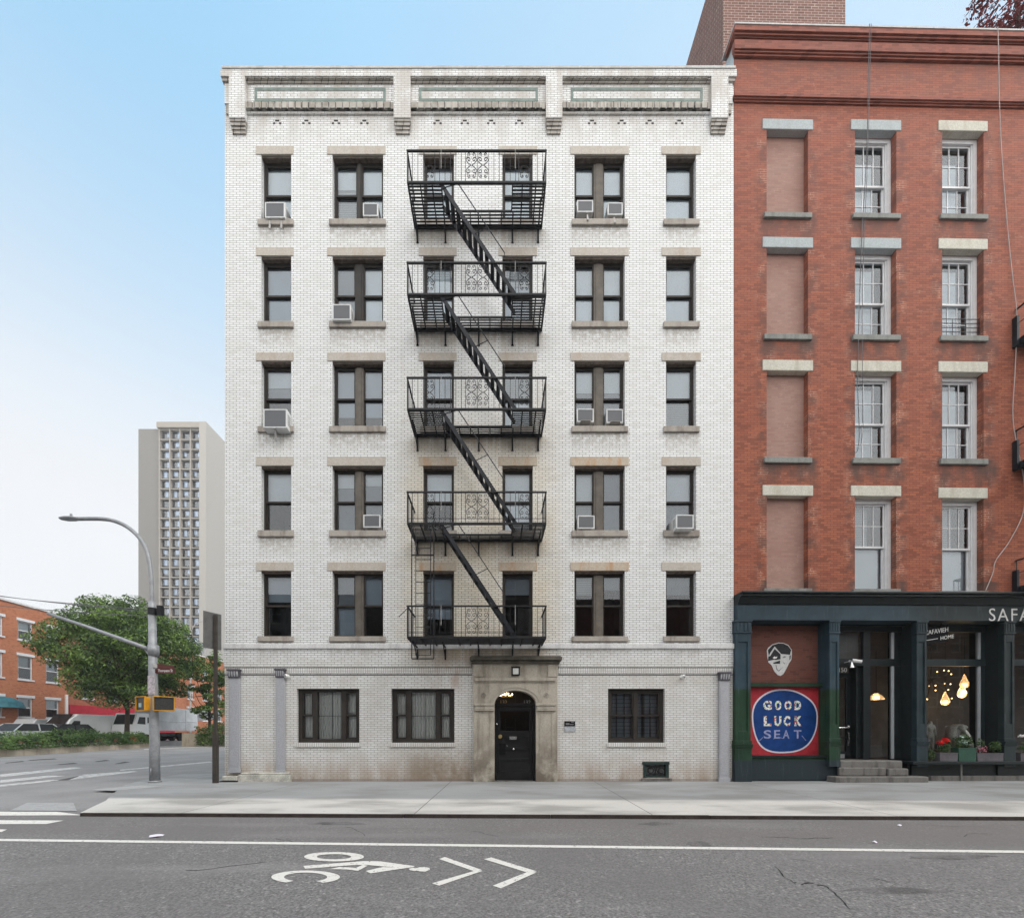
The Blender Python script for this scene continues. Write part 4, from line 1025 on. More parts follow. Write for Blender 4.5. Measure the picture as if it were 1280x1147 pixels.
for ci, c in enumerate(RCOL):
    for ri, ((lt, lb), (st_, sb)) in enumerate(RROW):
        dy = (0, .9, 1.9)[ci] if ri < 3 else (0, .6, 3.2)[ci]; pc = (c[0]+c[1])/2
        o = (U(c[2]), U(c[3]), Z(pc, st_+dy, -.06), Z(pc, lb+dy)); rops.append(o); wins.append((ci, ri, c, o, Z(pc, lt+dy, -.02), Z(pc, sb+dy, -.06)))
for k in (4, 5): # columns out of the frame repeat
    for ri in range(4):
        o = rops[8+ri]; sh = 2.68*(k-3); rops.append((o[0]+sh+.0, o[1]+sh, o[2], o[3]))
ZRT = Z(940, 34, -.2)-.05
mb = MB(); wall_grid(mb, 0, WX, zsf-.02, ZRT, rops, 0.0, .36); mb.quad((WX, 0, 0), (WX, 14, 0), (WX, 14, ZRT), (WX, 0, ZRT)); mb.quad((0, 14, 0), (0, 14, ZRT), (WX, 14, ZRT), (WX, 14, 0))
mb.build('wall', M['rbrick'], red, fix=False)
MB().quad((.0, .012, 0), (.0, 14, 0), (.0, 14, ZRT), (.0, .012, ZRT)).build('party_wall', M['flash'], red, fix=False)
MB().box(.02, WX-.02, .05, 13.95, ZRT-.6, ZRT-.4).build('roof', M['roof'], red)
m = MB(); m.quad((.05, 3.5, 0), (WX, 3.5, 0), (WX, 3.5, ZRT-.7), (.05, 3.5, ZRT-.7))
for ri in range(4): zf_ = rops[8+ri][2]-.75; m.box(.1, WX-.1, .37, 3.49, zf_-.1, zf_+.1)
m.build('room_interior', M['room'], red)
m = MB()
def cz(py): return Z(940, py)
zprev = Z(940, 31, -.20); ZRT = zprev
prof_ = [(-.20, 37.5), (-.155, 43), (-.115, 47), (-.045, 56), (-.135, 60.5), (-.10, 65), (-.065, 69.5)]
for k, (off, py) in enumerate(prof_):
    zb_ = Z(940, py, off); m.box(off*.5, WX, off, .30 if k == 0 else -.002-.0004*k, zb_, zprev-.001); zprev = zb_
zprev = Z(940, 115.5, -.11)
for k, (off, py) in enumerate([(-.11, 119.5), (-.075, 123.2), (-.04, 127)]):
    zb_ = Z(940, py, off); m.box(off*.5, WX, off, -.006-.0004*k, zb_, zprev-.001); zprev = zb_
m.build('cornice', M['rcornice'], red, bevel=.006)
MB().box(-.11, WX, -.215, .45, ZRT, ZRT+.045).build('coping', M['coping'], red)
# bulkhead wall rising behind the cornice
tx1 = U(1057, .6)
MB().box(.02, tx1, .60, 14, ZRT-.3, 26.2).build('bulkhead', M['towerbrick'], red)
for ci, ri, c, o, zl, zsb in wins:
    a, b, z0, z1 = o; h = z1-z0
    if ci == 0:
        w = MB().box(a, b, .165, .34, z0, z1).build('bricked_up_opening', M['infill'], red)
    else:
        fr, gl = MB(), MB(); Y = .17
        fr.box(a, a+.10, Y, Y+.16, z0, z1); fr.box(b-.10, b, Y, Y+.16, z0, z1); fr.box(a+.1, b-.1, Y, Y+.16, z1-.12, z1); fr.box(a+.1, b-.1, Y, Y+.16, z0, z0+.05)
        fr.box(a+.10, a+.14, Y+.03, Y+.16, z0+.05, z1-.12); fr.box(b-.14, b-.10, Y+.03, Y+.16, z0+.05, z1-.12)
        xa2, xb2 = a+.14, b-.14; zm = z0+.05+(h-.17)*(.47 if ri < 3 else .50)
        for si, (p, q, yy) in enumerate(((zm-.02, z1-.12, Y+.06), (z0+.05, zm+.03, Y+.105))):
            fr.box(xa2, xa2+.045, yy, yy+.04, p, q); fr.box(xb2-.045, xb2, yy, yy+.04, p, q); fr.box(xa2+.045, xb2-.045, yy, yy+.04, p, p+.055); fr.box(xa2+.045, xb2-.045, yy, yy+.04, q-.05, q)
            gx0, gx1 = xa2+.045, xb2-.045
            if not (ri == 3 and si == 1):
                for i in (1, 2):
                    xx = gx0+(gx1-gx0)*i/3; fr.box(xx-.011, xx+.011, yy+.004, yy+.032, p+.055, q-.05)
                zx = (p+q)/2; fr.box(gx0, gx1, yy+.006, yy+.030, zx-.011, zx+.011)
            gl.quad((gx0, yy+.018, p+.055), (gx1, yy+.018, p+.055), (gx1, yy+.018, q-.05), (gx0, yy+.018, q-.05))
        w = fr.build('window', M['wframe'], red); gl.build('pane', M['glass_up'], w, fix=False)
        if ri < 3: MB().box(xa2+.03, xa2+(xb2-xa2)*.76, Y+.24, Y+.255, z0+.06, z1-.22 if ri else z1-.45).build('blind', M['blind'], w)
        else:
            MB().box(xa2+.03, xb2-.03, Y+.20, Y+.215, z0+.06, zm).build('blind', M['blind'], w); MB().box(xa2+.03, xa2+(xb2-xa2)*.62, Y+.24, Y+.25, zm+.04, z1-.14).build('curtain', M['slats'], w)
    lm = M['bluelintel'] if (ci, ri) in ((0,0),(0,1),(1,0),(1,1)) else M['whitelintel']
    MB().box(U(c[0]), U(c[1]), -.020, .165, z1-.004, zl).build('lintel', lm, w, bevel=.015)
    MB().box(U(c[2])-.10, U(c[3])+.08, -.06, .160, zsb, z0+.004).build('sill', M['greysill'], w, bevel=.012)
# window guard on the second storey-from-top window
o = [w for w in wins if w[0] == 2 and w[1] == 1][0][3]
m = MB()
for i in range(5): m.bar((o[0], .10, o[2]+.12+.13*i), (o[1], .10, o[2]+.12+.13*i), .014)
for i in range(4): X = o[0]+.02+(o[1]-o[0]-.04)*i/3; m.bar((X, .10, o[2]), (X, .10, o[2]+.66), .012)
gd = m.build('window_guard', M['iron'], red)

# side fire escape at the edge of the frame
rfe = thing('fire_escape', 'dark fire escape balconies at the edge of the red brick facade above the shop sign', 'fire escape', (RX0, 0, 0), RA)
for (pp, pl_, pr) in ((434, 399, 388), (587, 553, 539), (741, 714, 701)):
    u0 = U(1269); zf_, zr_ = Z(1269, pp), Z(1269, pr)
    m = MB(); m.box(u0, u0+3.6, -1.0, -.01, zf_, zf_+.04); m.box(u0-.03, u0-.002, -1.02, -.005, zf_-.05, zf_+.16); m.box(u0-.03, u0+3.6, -1.05, -1.021, zf_-.05, zf_+.16)
    m.box(u0-.10, u0-.031, -.12, -.004, zf_-.05, Z(1269, pl_))
    b = m.build('balcony', M['ironblue'], rfe)
    m = MB(); m.bar((u0, -.01, zr_), (u0, -1.02, zr_), .035); m.bar((u0, -1.02, zr_), (u0+3.6, -1.02, zr_), .035)
    for i in range(6): m.bar((u0, -.03-.197*i, zf_+.16), (u0, -.03-.197*i, zr_), .014)
    for i in range(22): m.bar((u0+.16*i+.16, -1.02, zf_+.16), (u0+.16*i+.16, -1.02, zr_), .014)
    m.bar((u0, -.03, (zf_+zr_)/2+.1), (u0, -1.02, (zf_+zr_)/2+.1), .014)
    m.build('railing', M['iron'], b)
# cables down the red facade
def rp(px, py, off): u, d = ru(px, off); return (RX0+u*math.cos(RA)-off*math.sin(RA), u*math.sin(RA)+off*math.cos(RA), CH+(HOR-py)/FOC*d)
def smooth_path(p, n=8):
    out = []
    for i in range(len(p)-1):
        a, b, c, d = p[max(i-1, 0)], p[i], p[i+1], p[min(i+2, len(p)-1)]
        for j in range(n):
            t = j/n; out.append(tuple(.5*((2*b[k])+(-a[k]+c[k])*t+(2*a[k]-5*b[k]+4*c[k]-d[k])*t*t+(-a[k]+3*b[k]-3*c[k]+d[k])*t**3) for k in range(3)))
    out.append(p[-1]); return out
for q, lab, r_, mt in (([(1087,30,-.36),(1086,60,-.30),(1085,120,-.16),(1083,200,-.06),(1077,300,-.05),(1073,420,-.05),(1072,480,-.04),(1074,540,-.04),(1072,562,-.05),(1068,566,-.06)], 'thin dark cable hanging over the middle sash windows of the red facade', .010, 'wire'),
                       ([(1089,30,-.36),(1088,62,-.30),(1087,120,-.16),(1084,210,-.05),(1079,330,-.05),(1078,450,-.05),(1079,530,-.05),(1076,556,-.06)], 'thinner dark cable running just beside the other cable over the sash windows', .007, 'wire'),
                       ([(1247,34,-.36),(1248,62,-.30),(1249,122,-.16),(1252,190,-.04),(1258,270,-.04),(1265,340,-.04),(1271,395,-.05),(1269,460,-.05),(1266,520,-.05),(1272,560,-.06),(1280,600,-.05),(1279,640,-.04),(1262,676,-.04),(1245,700,-.04),(1241,716,-.03),(1232,738,-.03)], 'long pale cable looping down the red brick past the dark balconies', .012, 'wirepale')):
    tag(MB().tube(smooth_path([rp(*p) for p in q]), r_, 5).build('hanging_cable', M[mt], None, smooth=True), lab, 'cable', 'cables hanging on the red facade')

# ================================================================ STOREFRONT
sf = thing('storefront', 'dark slate and green storefront with fluted pilasters at the foot of the red building', 'storefront', (RX0, 0, 0), RA)
zc0, zc1, zf0 = zsf, Z(940, 757.5), Z(940, 776.5)
m = MB()
m.box(-.01, WX, -.42, -.002, zc0-.06, zc0); m.box(.0, WX, -.36, -.003, zc0-.13, zc0-.0605); m.prismx([(-.30, zc0-.1305), (-.003, zc0-.1305), (-.003, zc1), (-.19, zc1)], .0, WX)
m.build('cornice', M['storedark'], sf, bevel=.01)
MB().box(.0, WX, -.16, .30, zf0, zc1-.001).build('fascia', M['store'], sf, bevel=.006)
MB().box(.0, WX, .30, .34, zf0-.04, zc1).build('soffit', M['storedark'], sf)
text('sign_lettering', 'SAFAVIEH', .545, M['letter'], sf, (U(1235.5, -.17), -.165, Z(1240, 775.8, -.17)), depth=.006, bold=-.004, spacing=1.18, xs=.92)
PZ0 = .0
pil = [(918.5, 938.8), (1036.3, 1049.3), (1145.3, 1158.6), (1254.5, 1268.2), (1364, 1377), (1474, 1487)]
for i, (a, b) in enumerate(pil):
    x0, x1 = U(a, -.12), U(b, -.12); zt = zf0-.002; foot = 0 if i == 0 else .44
    m = MB(); m.box(x0+.01, x1-.01, -.10, .02, foot, zt)
    w = x1-x0; fy = -.125
    zb = Z((a+b)/2, 925 if i == 0 else 922)
    zpan = Z((a+b)/2, 803); zlow = Z((a+b)/2, 913 if i == 0 else 905)
    # raised stiles round a sunk panel
    m.box(x0+.01, x0+.01+w*.2, fy, -.1005, zb, zt-.36); m.box(x1-.01-w*.2, x1-.01, fy, -.1005, zb, zt-.36); m.box(x0+.01+w*.2, x1-.01-w*.2, fy, -.1005, zpan, zt-.36); m.box(x0+.01+w*.2, x1-.01-w*.2, fy, -.1005, zb, zlow)
    p = m.build('pilaster', M['store'], sf, bevel=.006)
    m = MB(); m.box(x0-.02, x1+.02, -.16, .02, zt-.05, zt-.0005); m.box(x0-.005, x1+.005, -.135, .02, zt-.34, zt-.051); m.box(x0-.02, x1+.02, -.155, .02, zt-.375, zt-.341)
    for j in range(4): X = x0+w*(.14+.24*j); m.box(X-w*.075, X+w*.075, -.148, -.1352, zt-.32, zt-.07)
    m.build('capital', M['store'], p, bevel=.004)
    m = MB(); m.box(x0-.015, x1+.015, -.15, .02, zb-.10, zb-.0); m.prismx([(-.19, zb-.101), (.02, zb-.101), (.02, zb-.24), (-.15, zb-.24)], x0-.025, x1+.025); m.box(x0-.01, x1+.01, -.145, .02, foot, zb-.241)
    m.build('plinth', M['store'], p, bevel=.006)
# recessed side returns next to each pilaster
m = MB()
for (a, b), s in zip(pil[1:4], (0, 1, 1)):
    x0, x1 = U(a, -.12)+.012, U(b, -.12)-.012; m.box(x0, x1, .021, .75, 0.02, zf0-.041)
m.box(U(918.5)+.1, U(938)-.02, .021, .5, 0, zf0-.041)
m.build('return_panel', M['storedark'], sf)
m = MB(); m.box(U(1025.3, .28)-.005, U(1036.3, -.12)+.011, .0215, .45, .3, zf0-.042); m.build('return_panel', M['store'], sf)
# bay with the mural
u0, u1 = U(938, .28)-.2, U(1026, .28)+.05
MB().box(u0, u1, .30, .34, Z(980, 853, .3), zf0-.041).build('infill_wall', mat_red_brick('dark_infill_brick', (.155, .058, .042), (.125, .046, .035), (.12, .07, .055), .2, .0667, .004, soot=False), sf)
MB().box(u0, u1, .13, .33, Z(980, 857.5, .13), Z(980, 853.2, .13)).build('lintel_bar', plain('dark_green_lintel', (.014, .042, .022), .5, .3, 4), sf)
MB().box(u0, U(1049), -.02, .34, .02, Z(980, 946.5, .0)).build('stall_riser', M['store'], sf, bevel=.01)
MB().box(u0, U(1047), -.06, .30, Z(980, 946.4, .0), Z(980, 943.8, .0)).build('riser_ledge', M['storedark'], sf)
# entrance bay
yb_ = .34
def bay_x(px): return U(px, yb_)
m = MB(); zT = zf0-.045; zA, zB = Z(1090, 832, yb_), Z(1090, 823, yb_); zFl = Z(1090, 948, yb_)
m.box(bay_x(1049)-.15, bay_x(1128), yb_, yb_+.10, zA, zB); m.box(bay_x(1079.5), bay_x(1088.5), yb_+.001, yb_+.10, zFl, zA); m.box(bay_x(1079.5), bay_x(1088.5), yb_+.001, yb_+.10, zB, zT)
m.box(bay_x(1119), bay_x(1128), yb_+.012, yb_+.10, zFl, zA); m.box(bay_x(1119), bay_x(1128), yb_+.012, yb_+.10, zB, zT-.16); m.box(bay_x(1049)-.15, bay_x(1128), yb_-.02, yb_+.10, zT-.16, zT)
m.box(bay_x(1128)-.0, bay_x(1146), yb_-.02, yb_+.12, 0.3, zT-.161)
fr = m.build('entrance_frame', M['storedark'], sf, bevel=.005)
MB().box(bay_x(1115.3), bay_x(1118.7), yb_+.02, yb_+.09, zFl, zT-.17).build('grey_jamb', plain('pale_grey_jamb', (.36, .38, .40), .5, .1, 5), fr)
m = MB(); gy = yb_+.05
for a, b, p, q in ((1088.5, 1115.3, zFl+.02, zA), (1088.5, 1115.3, zB, zT-.16), (1047, 1079.5, zB, zT-.16)): m.quad((bay_x(a), gy, p), (bay_x(b), gy, p), (bay_x(b), gy, q), (bay_x(a), gy, q))
m.build('pane', M['shopglass'], fr, fix=False)
MB().quad((bay_x(1040), gy+.12, zB), (bay_x(1079.5), gy+.12, zB), (bay_x(1079.5), gy+.12, zT-.16), (bay_x(1040), gy+.12, zT-.16)).build('frosted_panel', plain('frosted_grey', (.22, .22, .22), .6, .2, 2), fr, fix=False)
m = MB(); dx0, dx1 = bay_x(1046), bay_x(1074); yd = yb_+.30
m.box(dx0, dx0+.09, yd, yd+.05, zFl, zA-.18); m.box(dx1-.13, dx1, yd, yd+.05, zFl, zA-.18); m.box(dx0+.09, dx1-.13, yd, yd+.05, zFl+.001, zFl+.22); m.box(dx0+.09, dx1-.13, yd, yd+.05, zA-.32, zA-.18); m.box(dx0+.09, dx1-.13, yd, yd+.05, .62+zFl, .68+zFl)
m.box(dx1, bay_x(1080), yb_+.101, yd+.05, zFl, zA)
dr = m.build('door', M['storedark'], sf, bevel=.004)
MB().quad((dx0+.09, yd+.02, zFl+.22), (dx1-.13, yd+.02, zFl+.22), (dx1-.13, yd+.02, zA-.32), (dx0+.09, yd+.02, zA-.32)).build('door_glass', M['shopglass'], dr, fix=False)
m = MB(); m.tube([(dx0-.05, yd-.05, Z(1060, 909, .5)), (dx1-.10, yd-.05, Z(1060, 909, .5))], .016); m.ball((dx1-.10, yd-.04, Z(1060, 908, .5)), .05); m.tube([(dx1-.10, yd-.03, Z(1060, 914, .5)), (dx1-.09, yd-.06, Z(1060, 922, .5)), (dx1-.10, yd-.03, Z(1060, 931, .5))], .018); m.build('handle', M['chrome'], dr)
m = MB(); m.tube([(bay_x(1054), yb_-.04, Z(1060, 828, .3)), (bay_x(1061), yb_-.10, Z(1060, 826, .3))], .012); m.box(dx0+.0, dx1-.2, yd-.02, yd-.004, zFl+.0, zFl+.13); m.build('kick_plate', M['galv'], dr)
text('house_number', '150', .20, M['letter'], sf, (bay_x(1050.5), yb_+.095, Z(1060, 839.5, .42)), depth=.002)
# shop window bay(s)
def shop_bay(pa, pb, first):
    m = MB(); yw = .34; xa3, xb3 = U(pa, yw)-.25, U(pb, yw)
    zA, zB = Z(pa, 832, yw), Z(pa, 823.5, yw); zs_ = Z(pa, 950, yw); zT = zf0-.045
    m.box(xa3, xb3+.12, yw-.02, yw+.10, zA, zB); m.box(xa3, xb3+.12, yw-.02, yw+.10, zT-.16, zT); m.box(xb3-.01, xb3+.12, yw-.001, yw+.10, zs_, zA); m.box(xb3-.01, xb3+.12, yw-.001, yw+.10, zB, zT-.16)
    fr = m.build('shop_window', M['store'], sf, bevel=.005)
    MB().box(xb3-.085, xb3-.011, yw+.01, yw+.08, zs_, zT-.17).build('grey_jamb', bpy.data.materials['pale_grey_jamb'], fr)
    m = MB()
    for p, q in ((zs_, zA), (zB, zT-.16)): m.quad((xa3, yw+.05, p), (xb3-.085, yw+.05, p), (xb3-.085, yw+.05, q), (xa3, yw+.05, q))
    m.build('pane', M['shopglass'], fr, fix=False)
    return xa3, xb3, zs_
bx0, bx1, zsill = shop_bay(1158, 1227, True)
bx2, bx3, _ = shop_bay(1268, 1338, False)
MB().box(U(1128, .1), WX, -.22, .42, Z(1200, 955, -.2), Z(1200, 951.2, -.2)).build('window_ledge', M['storedark'], sf, bevel=.01)
zled = Z(1200, 951.2, -.2)
m = MB(); m.box(U(1128, .1)+.1, WX, .06, .40, .12, zled-.08); m.build('stall_riser', M['storedark'], sf)
MB().box(U(1163, 0), WX, -.03, .45, -.02, .155).build('base_course', M['step'], sf, bevel=.02)
m = MB(); m.tube([(U(1204, -.1), -.05, zled-.09), (U(1204, -.1), -.05, .0)], .022); m.build('standpipe', M['greysill'], sf)
# entrance steps
s1, s2, s3 = [(x, y) for x, y in ((0, 0),)], None, None
m = MB(); m.box(U(1049.5, -.1), U(1127, -.1), -.13, .60, .17, Z(1090, 950, .0)); m.box(U(1049.5, -.2), U(1108, -.2), -.19, -.131, .17, .42); m.box(U(1110, -.2), U(1135, -.2), -.22, .0, .17, .39)
m.box(U(1046, -.4), U(1163, -.4), -.36, -.02, -.02, .168)
m.build('entrance_step', M['step'], sf, bevel=.03)
# rubbish-bag-like grey chips of paint on the riser stay in its material; shop interior
m = MB(); ix0, ix1, iy0, iy1, iz0, iz1 = U(1040), WX-.3, .50, 6.5, .50, zf0+.2
m.quad((ix0, iy1, iz0), (ix1, iy1, iz0), (ix1, iy1, iz1), (ix0, iy1, iz1)); m.quad((ix0, iy0, iz0), (ix1, iy0, iz0), (ix1, iy1, iz0), (ix0, iy1, iz0)); m.quad((ix0, iy0, iz1), (ix0, iy1, iz1), (ix1, iy1, iz1), (ix1, iy0, iz1))
m.quad((ix0, iy0, iz0), (ix0, iy1, iz0), (ix0, iy1, iz1), (ix0, iy0, iz1)); m.quad((ix1, iy0, iz0), (ix1, iy0, iz1), (ix1, iy1, iz1), (ix1, iy1, iz0))
m.box(U(1120, 3), U(1175, 3), 3.9, 4.1, iz0, 3.2); m.box(U(1186, 3), U(1222, 3), 5.0, 5.1, iz0+.2, 2.9)
m.build('shop_interior', M['shoproom'], sf, fix=False)

# things in and on the storefront -------------------------------------------------
def rworld(u, y, z): return (RX0+u*math.cos(RA)-y*math.sin(RA), u*math.sin(RA)+y*math.cos(RA), z)
def at_red(name, label, cat, u, y, z, group=None): return thing(name, label, cat, rworld(u, y, z), RA, group)
def rz(px, py, y): return Z(px, py, y)
# mural
cxm = U(980, .3)
mu = at_red('painted_mural', 'hand painted red panel with a blue disc reading good luck seat, set between green pilasters', 'mural', cxm, .30, Z(980, 943.6, .3))
zb0 = Z(980, 943.6, .3); hw0, hw1 = U(938.5, .3)-cxm-.03, U(1025.5, .3)-cxm
MB().box(hw0, hw1, -.02, .02, 0, Z(980, 857.6, .3)-zb0).build('panel', M['murred'], mu)
def blob(rx, rz_, cx, cz_, y, n=56):
    out = []
    for i in range(n):
        a = 2*math.pi*i/n; k = 1+.018*math.sin(3*a+1)+.014*math.sin(5*a)
        c, s_ = math.cos(a), math.sin(a); e = .86
        x = cx+rx*k*math.copysign(abs(c)**e, c); z = cz_+rz_*k*math.copysign(abs(s_)**e, s_)
        out.append((max(x, hw0+.004), z))
    return out
ccx, ccz = U(980, .3)-cxm, Z(980, 901, .3)-zb0; rr0 = (U(1021, .3)-U(980, .3))
MB().prism(blob(rr0, Z(980, 861, .3)-Z(980, 901, .3), ccx, ccz, 0), -.024, -.0202).build('white_ring', M['murwhite'], mu)
MB().prism(blob(rr0*.955, (Z(980, 861, .3)-Z(980, 901, .3))*.95, ccx, ccz, 0), -.028, -.0242).build('blue_disc', M['murblue'], mu)
def mural_word(word, cols, py0, py1, mat, bold):
    zb_, zt_ = Z(980, py1, .3)-zb0, Z(980, py0, .3)-zb0
    for chh, (a, b) in zip(word, cols):
        o = text('letter', chh, (zt_-zb_)/.70, mat, mu, (0, 0, 0), depth=.0015, bold=bold)
        xs_ = [v.co.x for v in o.data.vertices]; zs_ = [v.co.z for v in o.data.vertices]; x0, x1 = U(a, .3)-cxm, U(b, .3)-cxm
        for v in o.data.vertices:
            v.co.x = x0+(v.co.x-min(xs_))/(max(xs_)-min(xs_))*(x1-x0); v.co.z = zb_+(v.co.z-min(zs_))/(max(zs_)-min(zs_))*(zt_-zb_); v.co.y -= .0305
mural_word('GOOD', ((953.3, 964), (968, 976), (980, 988.8), (992.3, 1000.5)), 875.4, 887, M['murletter'], .022)
mural_word('LUCK', ((954, 963.5), (967, 976), (978.8, 987), (992.3, 1001.5)), 894.5, 907, M['murletter'], .022)
mural_word('SEAT', ((954, 963.2), (967, 974.5), (977.8, 986), (991.5, 1001)), 912, 922.6, M['murfaint'], .006)
m = MB()
for q in (((953, 921), (950, 924), (947.5, 926)), ((1001.5, 919), (1004, 922), (1006.5, 925)), ((966, 923), (972, 920.5), (978, 922.5))):
    m.tube([(U(a, .3)-cxm, -.029, Z(980, b, .3)-zb0) for a, b in q], .010, 4)
m.build('flourish', M['murfaint'], mu)
# pasted paper face (flat cut-out)
fc = at_red('paper_face', 'black and white paper face pasted on the brick above the blue disc mural', 'paper cut-out', U(974, .3), .298, Z(974, 845, .3))
fu = lambda zx, zy: (U(950+zx/19.12, .298)-U(974, .3), Z(974, 795+zy/19.12, .298)-Z(974, 845, .3))
def face(pts, y0, y1, mat, nm): MB().prism([fu(a, b) for a, b in reversed(pts)], y0, y1).build(nm, mat, fc)
M['paper'] = plain('grey_white_paper', (.58, .58, .58), .8, .18, 16); M['ink'] = plain('printed_black', (.030, .031, .035), .7, .5, 30); M['inkgrey'] = plain('printed_grey', (.22, .22, .235), .7, .4, 30)
face([(165,330),(200,270),(300,190),(440,148),(560,155),(680,205),(760,320),(765,430),(750,560),(690,650),(660,720),(560,900),(490,945),(420,920),(340,830),(280,690),(200,620),(175,500)], -.004, -.0005, M['paper'], 'sheet')
face([(190,330),(300,210),(440,168),(560,172),(670,225),(745,325),(715,440),(620,430),(505,420),(430,330),(350,240),(290,330),(240,400),(215,470),(200,400)], -.006, -.0042, M['ink'], 'hair')
face([(350,300),(490,430),(490,545),(380,565),(260,540),(245,470)], -.008, -.0062, M['ink'], 'dark_patch'); face([(200,480),(250,470),(330,560),(190,590)], -.0078, -.0062, M['ink'], 'dark_patch')
face([(310,630),(480,575),(480,655),(330,655)], -.008, -.0042, M['ink'], 'dark_patch'); face([(700,470),(745,440),(735,540),(695,570)], -.008, -.0042, M['inkgrey'], 'dark_patch')
face([(300,515),(345,480),(375,495),(415,480),(395,525),(340,535)], -.010, -.0082, M['white'], 'eye'); face([(548,500),(580,470),(620,480),(600,515),(560,520)], -.007, -.0042, M['inkgrey'], 'eye')
face([(370,680),(395,690),(405,760),(440,815),(500,790),(560,720),(505,770),(450,840),(390,790)], -.007, -.0042, M['inkgrey'], 'mouth'); face([(555,610),(600,650),(590,665),(550,630)], -.007, -.0042, M['inkgrey'], 'nose')
# hanging shop sign
sg = at_red('hanging_sign', 'small black hanging sign with white two line shop name under the dark fascia', 'shop sign', U(1174, -.02), .10, Z(1174, 794, .10))
sw = U(1188.8, .10)-U(1174, .10); a_, b_ = -sw*1.02, sw
m = MB(); sl = .055; h2 = .26
m.prism([(a_, -h2-.05), (b_, -h2+.08), (b_, h2+.06), (a_, h2-.10)], -.03, .03); m.build('board', M['black'], sg)
o1 = text('lettering', 'SAFAVIEH', .20, M['letter'], sg, (0, 0, 0), depth=.003, spacing=1.0, xs=.80); o2 = text('lettering', 'HOME', .16, M['letter'], sg, (0, 0, 0), depth=.003, spacing=1.05, xs=.9)
for o, dx, dz in ((o1, a_+.06, -.005), (o2, a_+.50, -.225)):
    for v in o.data.vertices: v.co.x += dx; v.co.z += dz+(v.co.x-a_)*.16; v.co.y -= .034
m = MB(); m.prism([(a_+.06, -.165), (a_+.42, -.105), (a_+.42, -.09), (a_+.06, -.150)], -.037, -.031); m.build('rule', M['letter'], sg)
m = MB(); m.bar((-.2, 0, h2-.05), (-.2, 0, h2+.35), .02); m.bar((.2, 0, h2+.02), (.2, 0, h2+.35), .02); m.build('hanger', M['iron'], sg)
# pendants, chandelier
def pendant(px, py, label, dep=2.2):
    t = at_red('pendant_lamp', label, 'pendant lamp', U(px, dep), dep, Z(px, py, dep), 'teardrop pendants in the shop')
    m = MB(); m.lathe([(.01, .30), (.03, .24), (.075, .10), (.115, -.02), (.12, -.08), (.09, -.16), (.03, -.19)], n=14); m.build('shade', mat_glass_am, t, smooth=True)
    MB().ball((0, 0, -.07), .055, 8).build('bulb', M['bulb'], t, smooth=True)
    MB().tube([(0, 0, .30), (0, 0, zf0+.2-Z(px, py, dep))], .006, 4).build('cord', M['iron'], t)
    ld = bpy.data.lights.new('pendant_light', 'POINT'); ld.energy = 9; ld.color = (1, .68, .38); ld.shadow_soft_size = .12
    lo_ = bpy.data.objects.new('pendant_light', ld); C.objects.link(lo_); lo_.parent = t; lo_.location = (0, 0, -.30)
mat_glass_am = (lambda: (lambda g: (g._in(g.p.inputs['Transmission Weight'], .85), g._in(g.p.inputs['Emission Color'], (1, .62, .30, 1)), g._in(g.p.inputs['Emission Strength'], .35), g.done((.95, .80, .55)))[-1])(NG('amber_glass', .12)))()
pendant(1206.5, 853, 'highest of the three teardrop pendants behind the shop window'); pendant(1203.5, 865, 'middle height teardrop pendant behind the shop window'); pendant(1182.5, 874.5, 'lowest teardrop pendant behind the shop window, above the red flowers')
t = at_red('chandelier', 'branching chandelier of many tiny bulbs behind the shop window beside the pilaster', 'chandelier', U(1165, 2.6), 2.6, Z(1165, 850, 2.6)); m = MB(); mb2 = MB(); rb = random.Random(5)
for i in range(26):
    v = Vector((rb.uniform(-1, 1), rb.uniform(-1, 1), rb.uniform(-1, 1))).normalized()*rb.uniform(.45, .95); m.tube([(0, 0, 0), v], .007, 4); mb2.ball(v, .020, 6)
m.tube([(0, 0, 0), (0, 0, 1.2)], .01, 4); m.build('arms', M['iron'], t); mb2.build('bulb', M['bulb'], t)
t = at_red('table_lamp', 'amber glass lamp glowing behind the glass next to the shop door', 'lamp', U(1096, 1.6), 1.6, Z(1096, 872, 1.6)); m = MB(); m.lathe([(.05, .16), (.16, .06), (.22, -.04), (.20, -.06)], n=14); m.build('shade', mat_glass_am, t, smooth=True)
MB().ball((0, 0, .0), .06, 8).build('bulb', M['bulb'], t); MB().tube([(0, 0, .16), (0, 0, 1.6)], .008, 4).build('cord', M['iron'], t)
# wire-mesh figures: one body, grown with a skin
def skin_body(name, verts, edges, rad, mat, parent=None, root=0):
    me = bpy.data.meshes.new(name); me.from_pydata(verts, edges, []); me.materials.append(mat)
    o = bpy.data.objects.new(name, me); C.objects.link(o)
    sk = o.modifiers.new('skin', 'SKIN'); sk.use_smooth_shade = True
    for i, v in enumerate(me.skin_vertices[0].data): v.radius = rad[i]; v.use_root = (i == root)
    ss_ = o.modifiers.new('sub', 'SUBSURF'); ss_.levels = 1; ss_.render_levels = 2
    if parent is not None: o.parent = parent
    return o
S = .92
sv = [(0,0,.48),(-.06,0,.68),(-.02,-.02,.92),(.16,-.04,1.10),(.28,-.06,1.10),(.42,-.08,1.04),           # pelvis .. neck, head
      (.06,-.22,1.06),(.26,-.26,.78),(.44,-.20,.52),(.50,-.18,.44),                                        # near arm
      (.10,.18,1.06),(.30,.22,.80),(.46,.16,.54),
      (.18,-.14,.46),(.48,-.16,.50),(.44,-.16,.08),(.58,-.16,.02),(.18,.14,.46),(.48,.14,.50),(.44,.14,.08),(.58,.14,.02)]
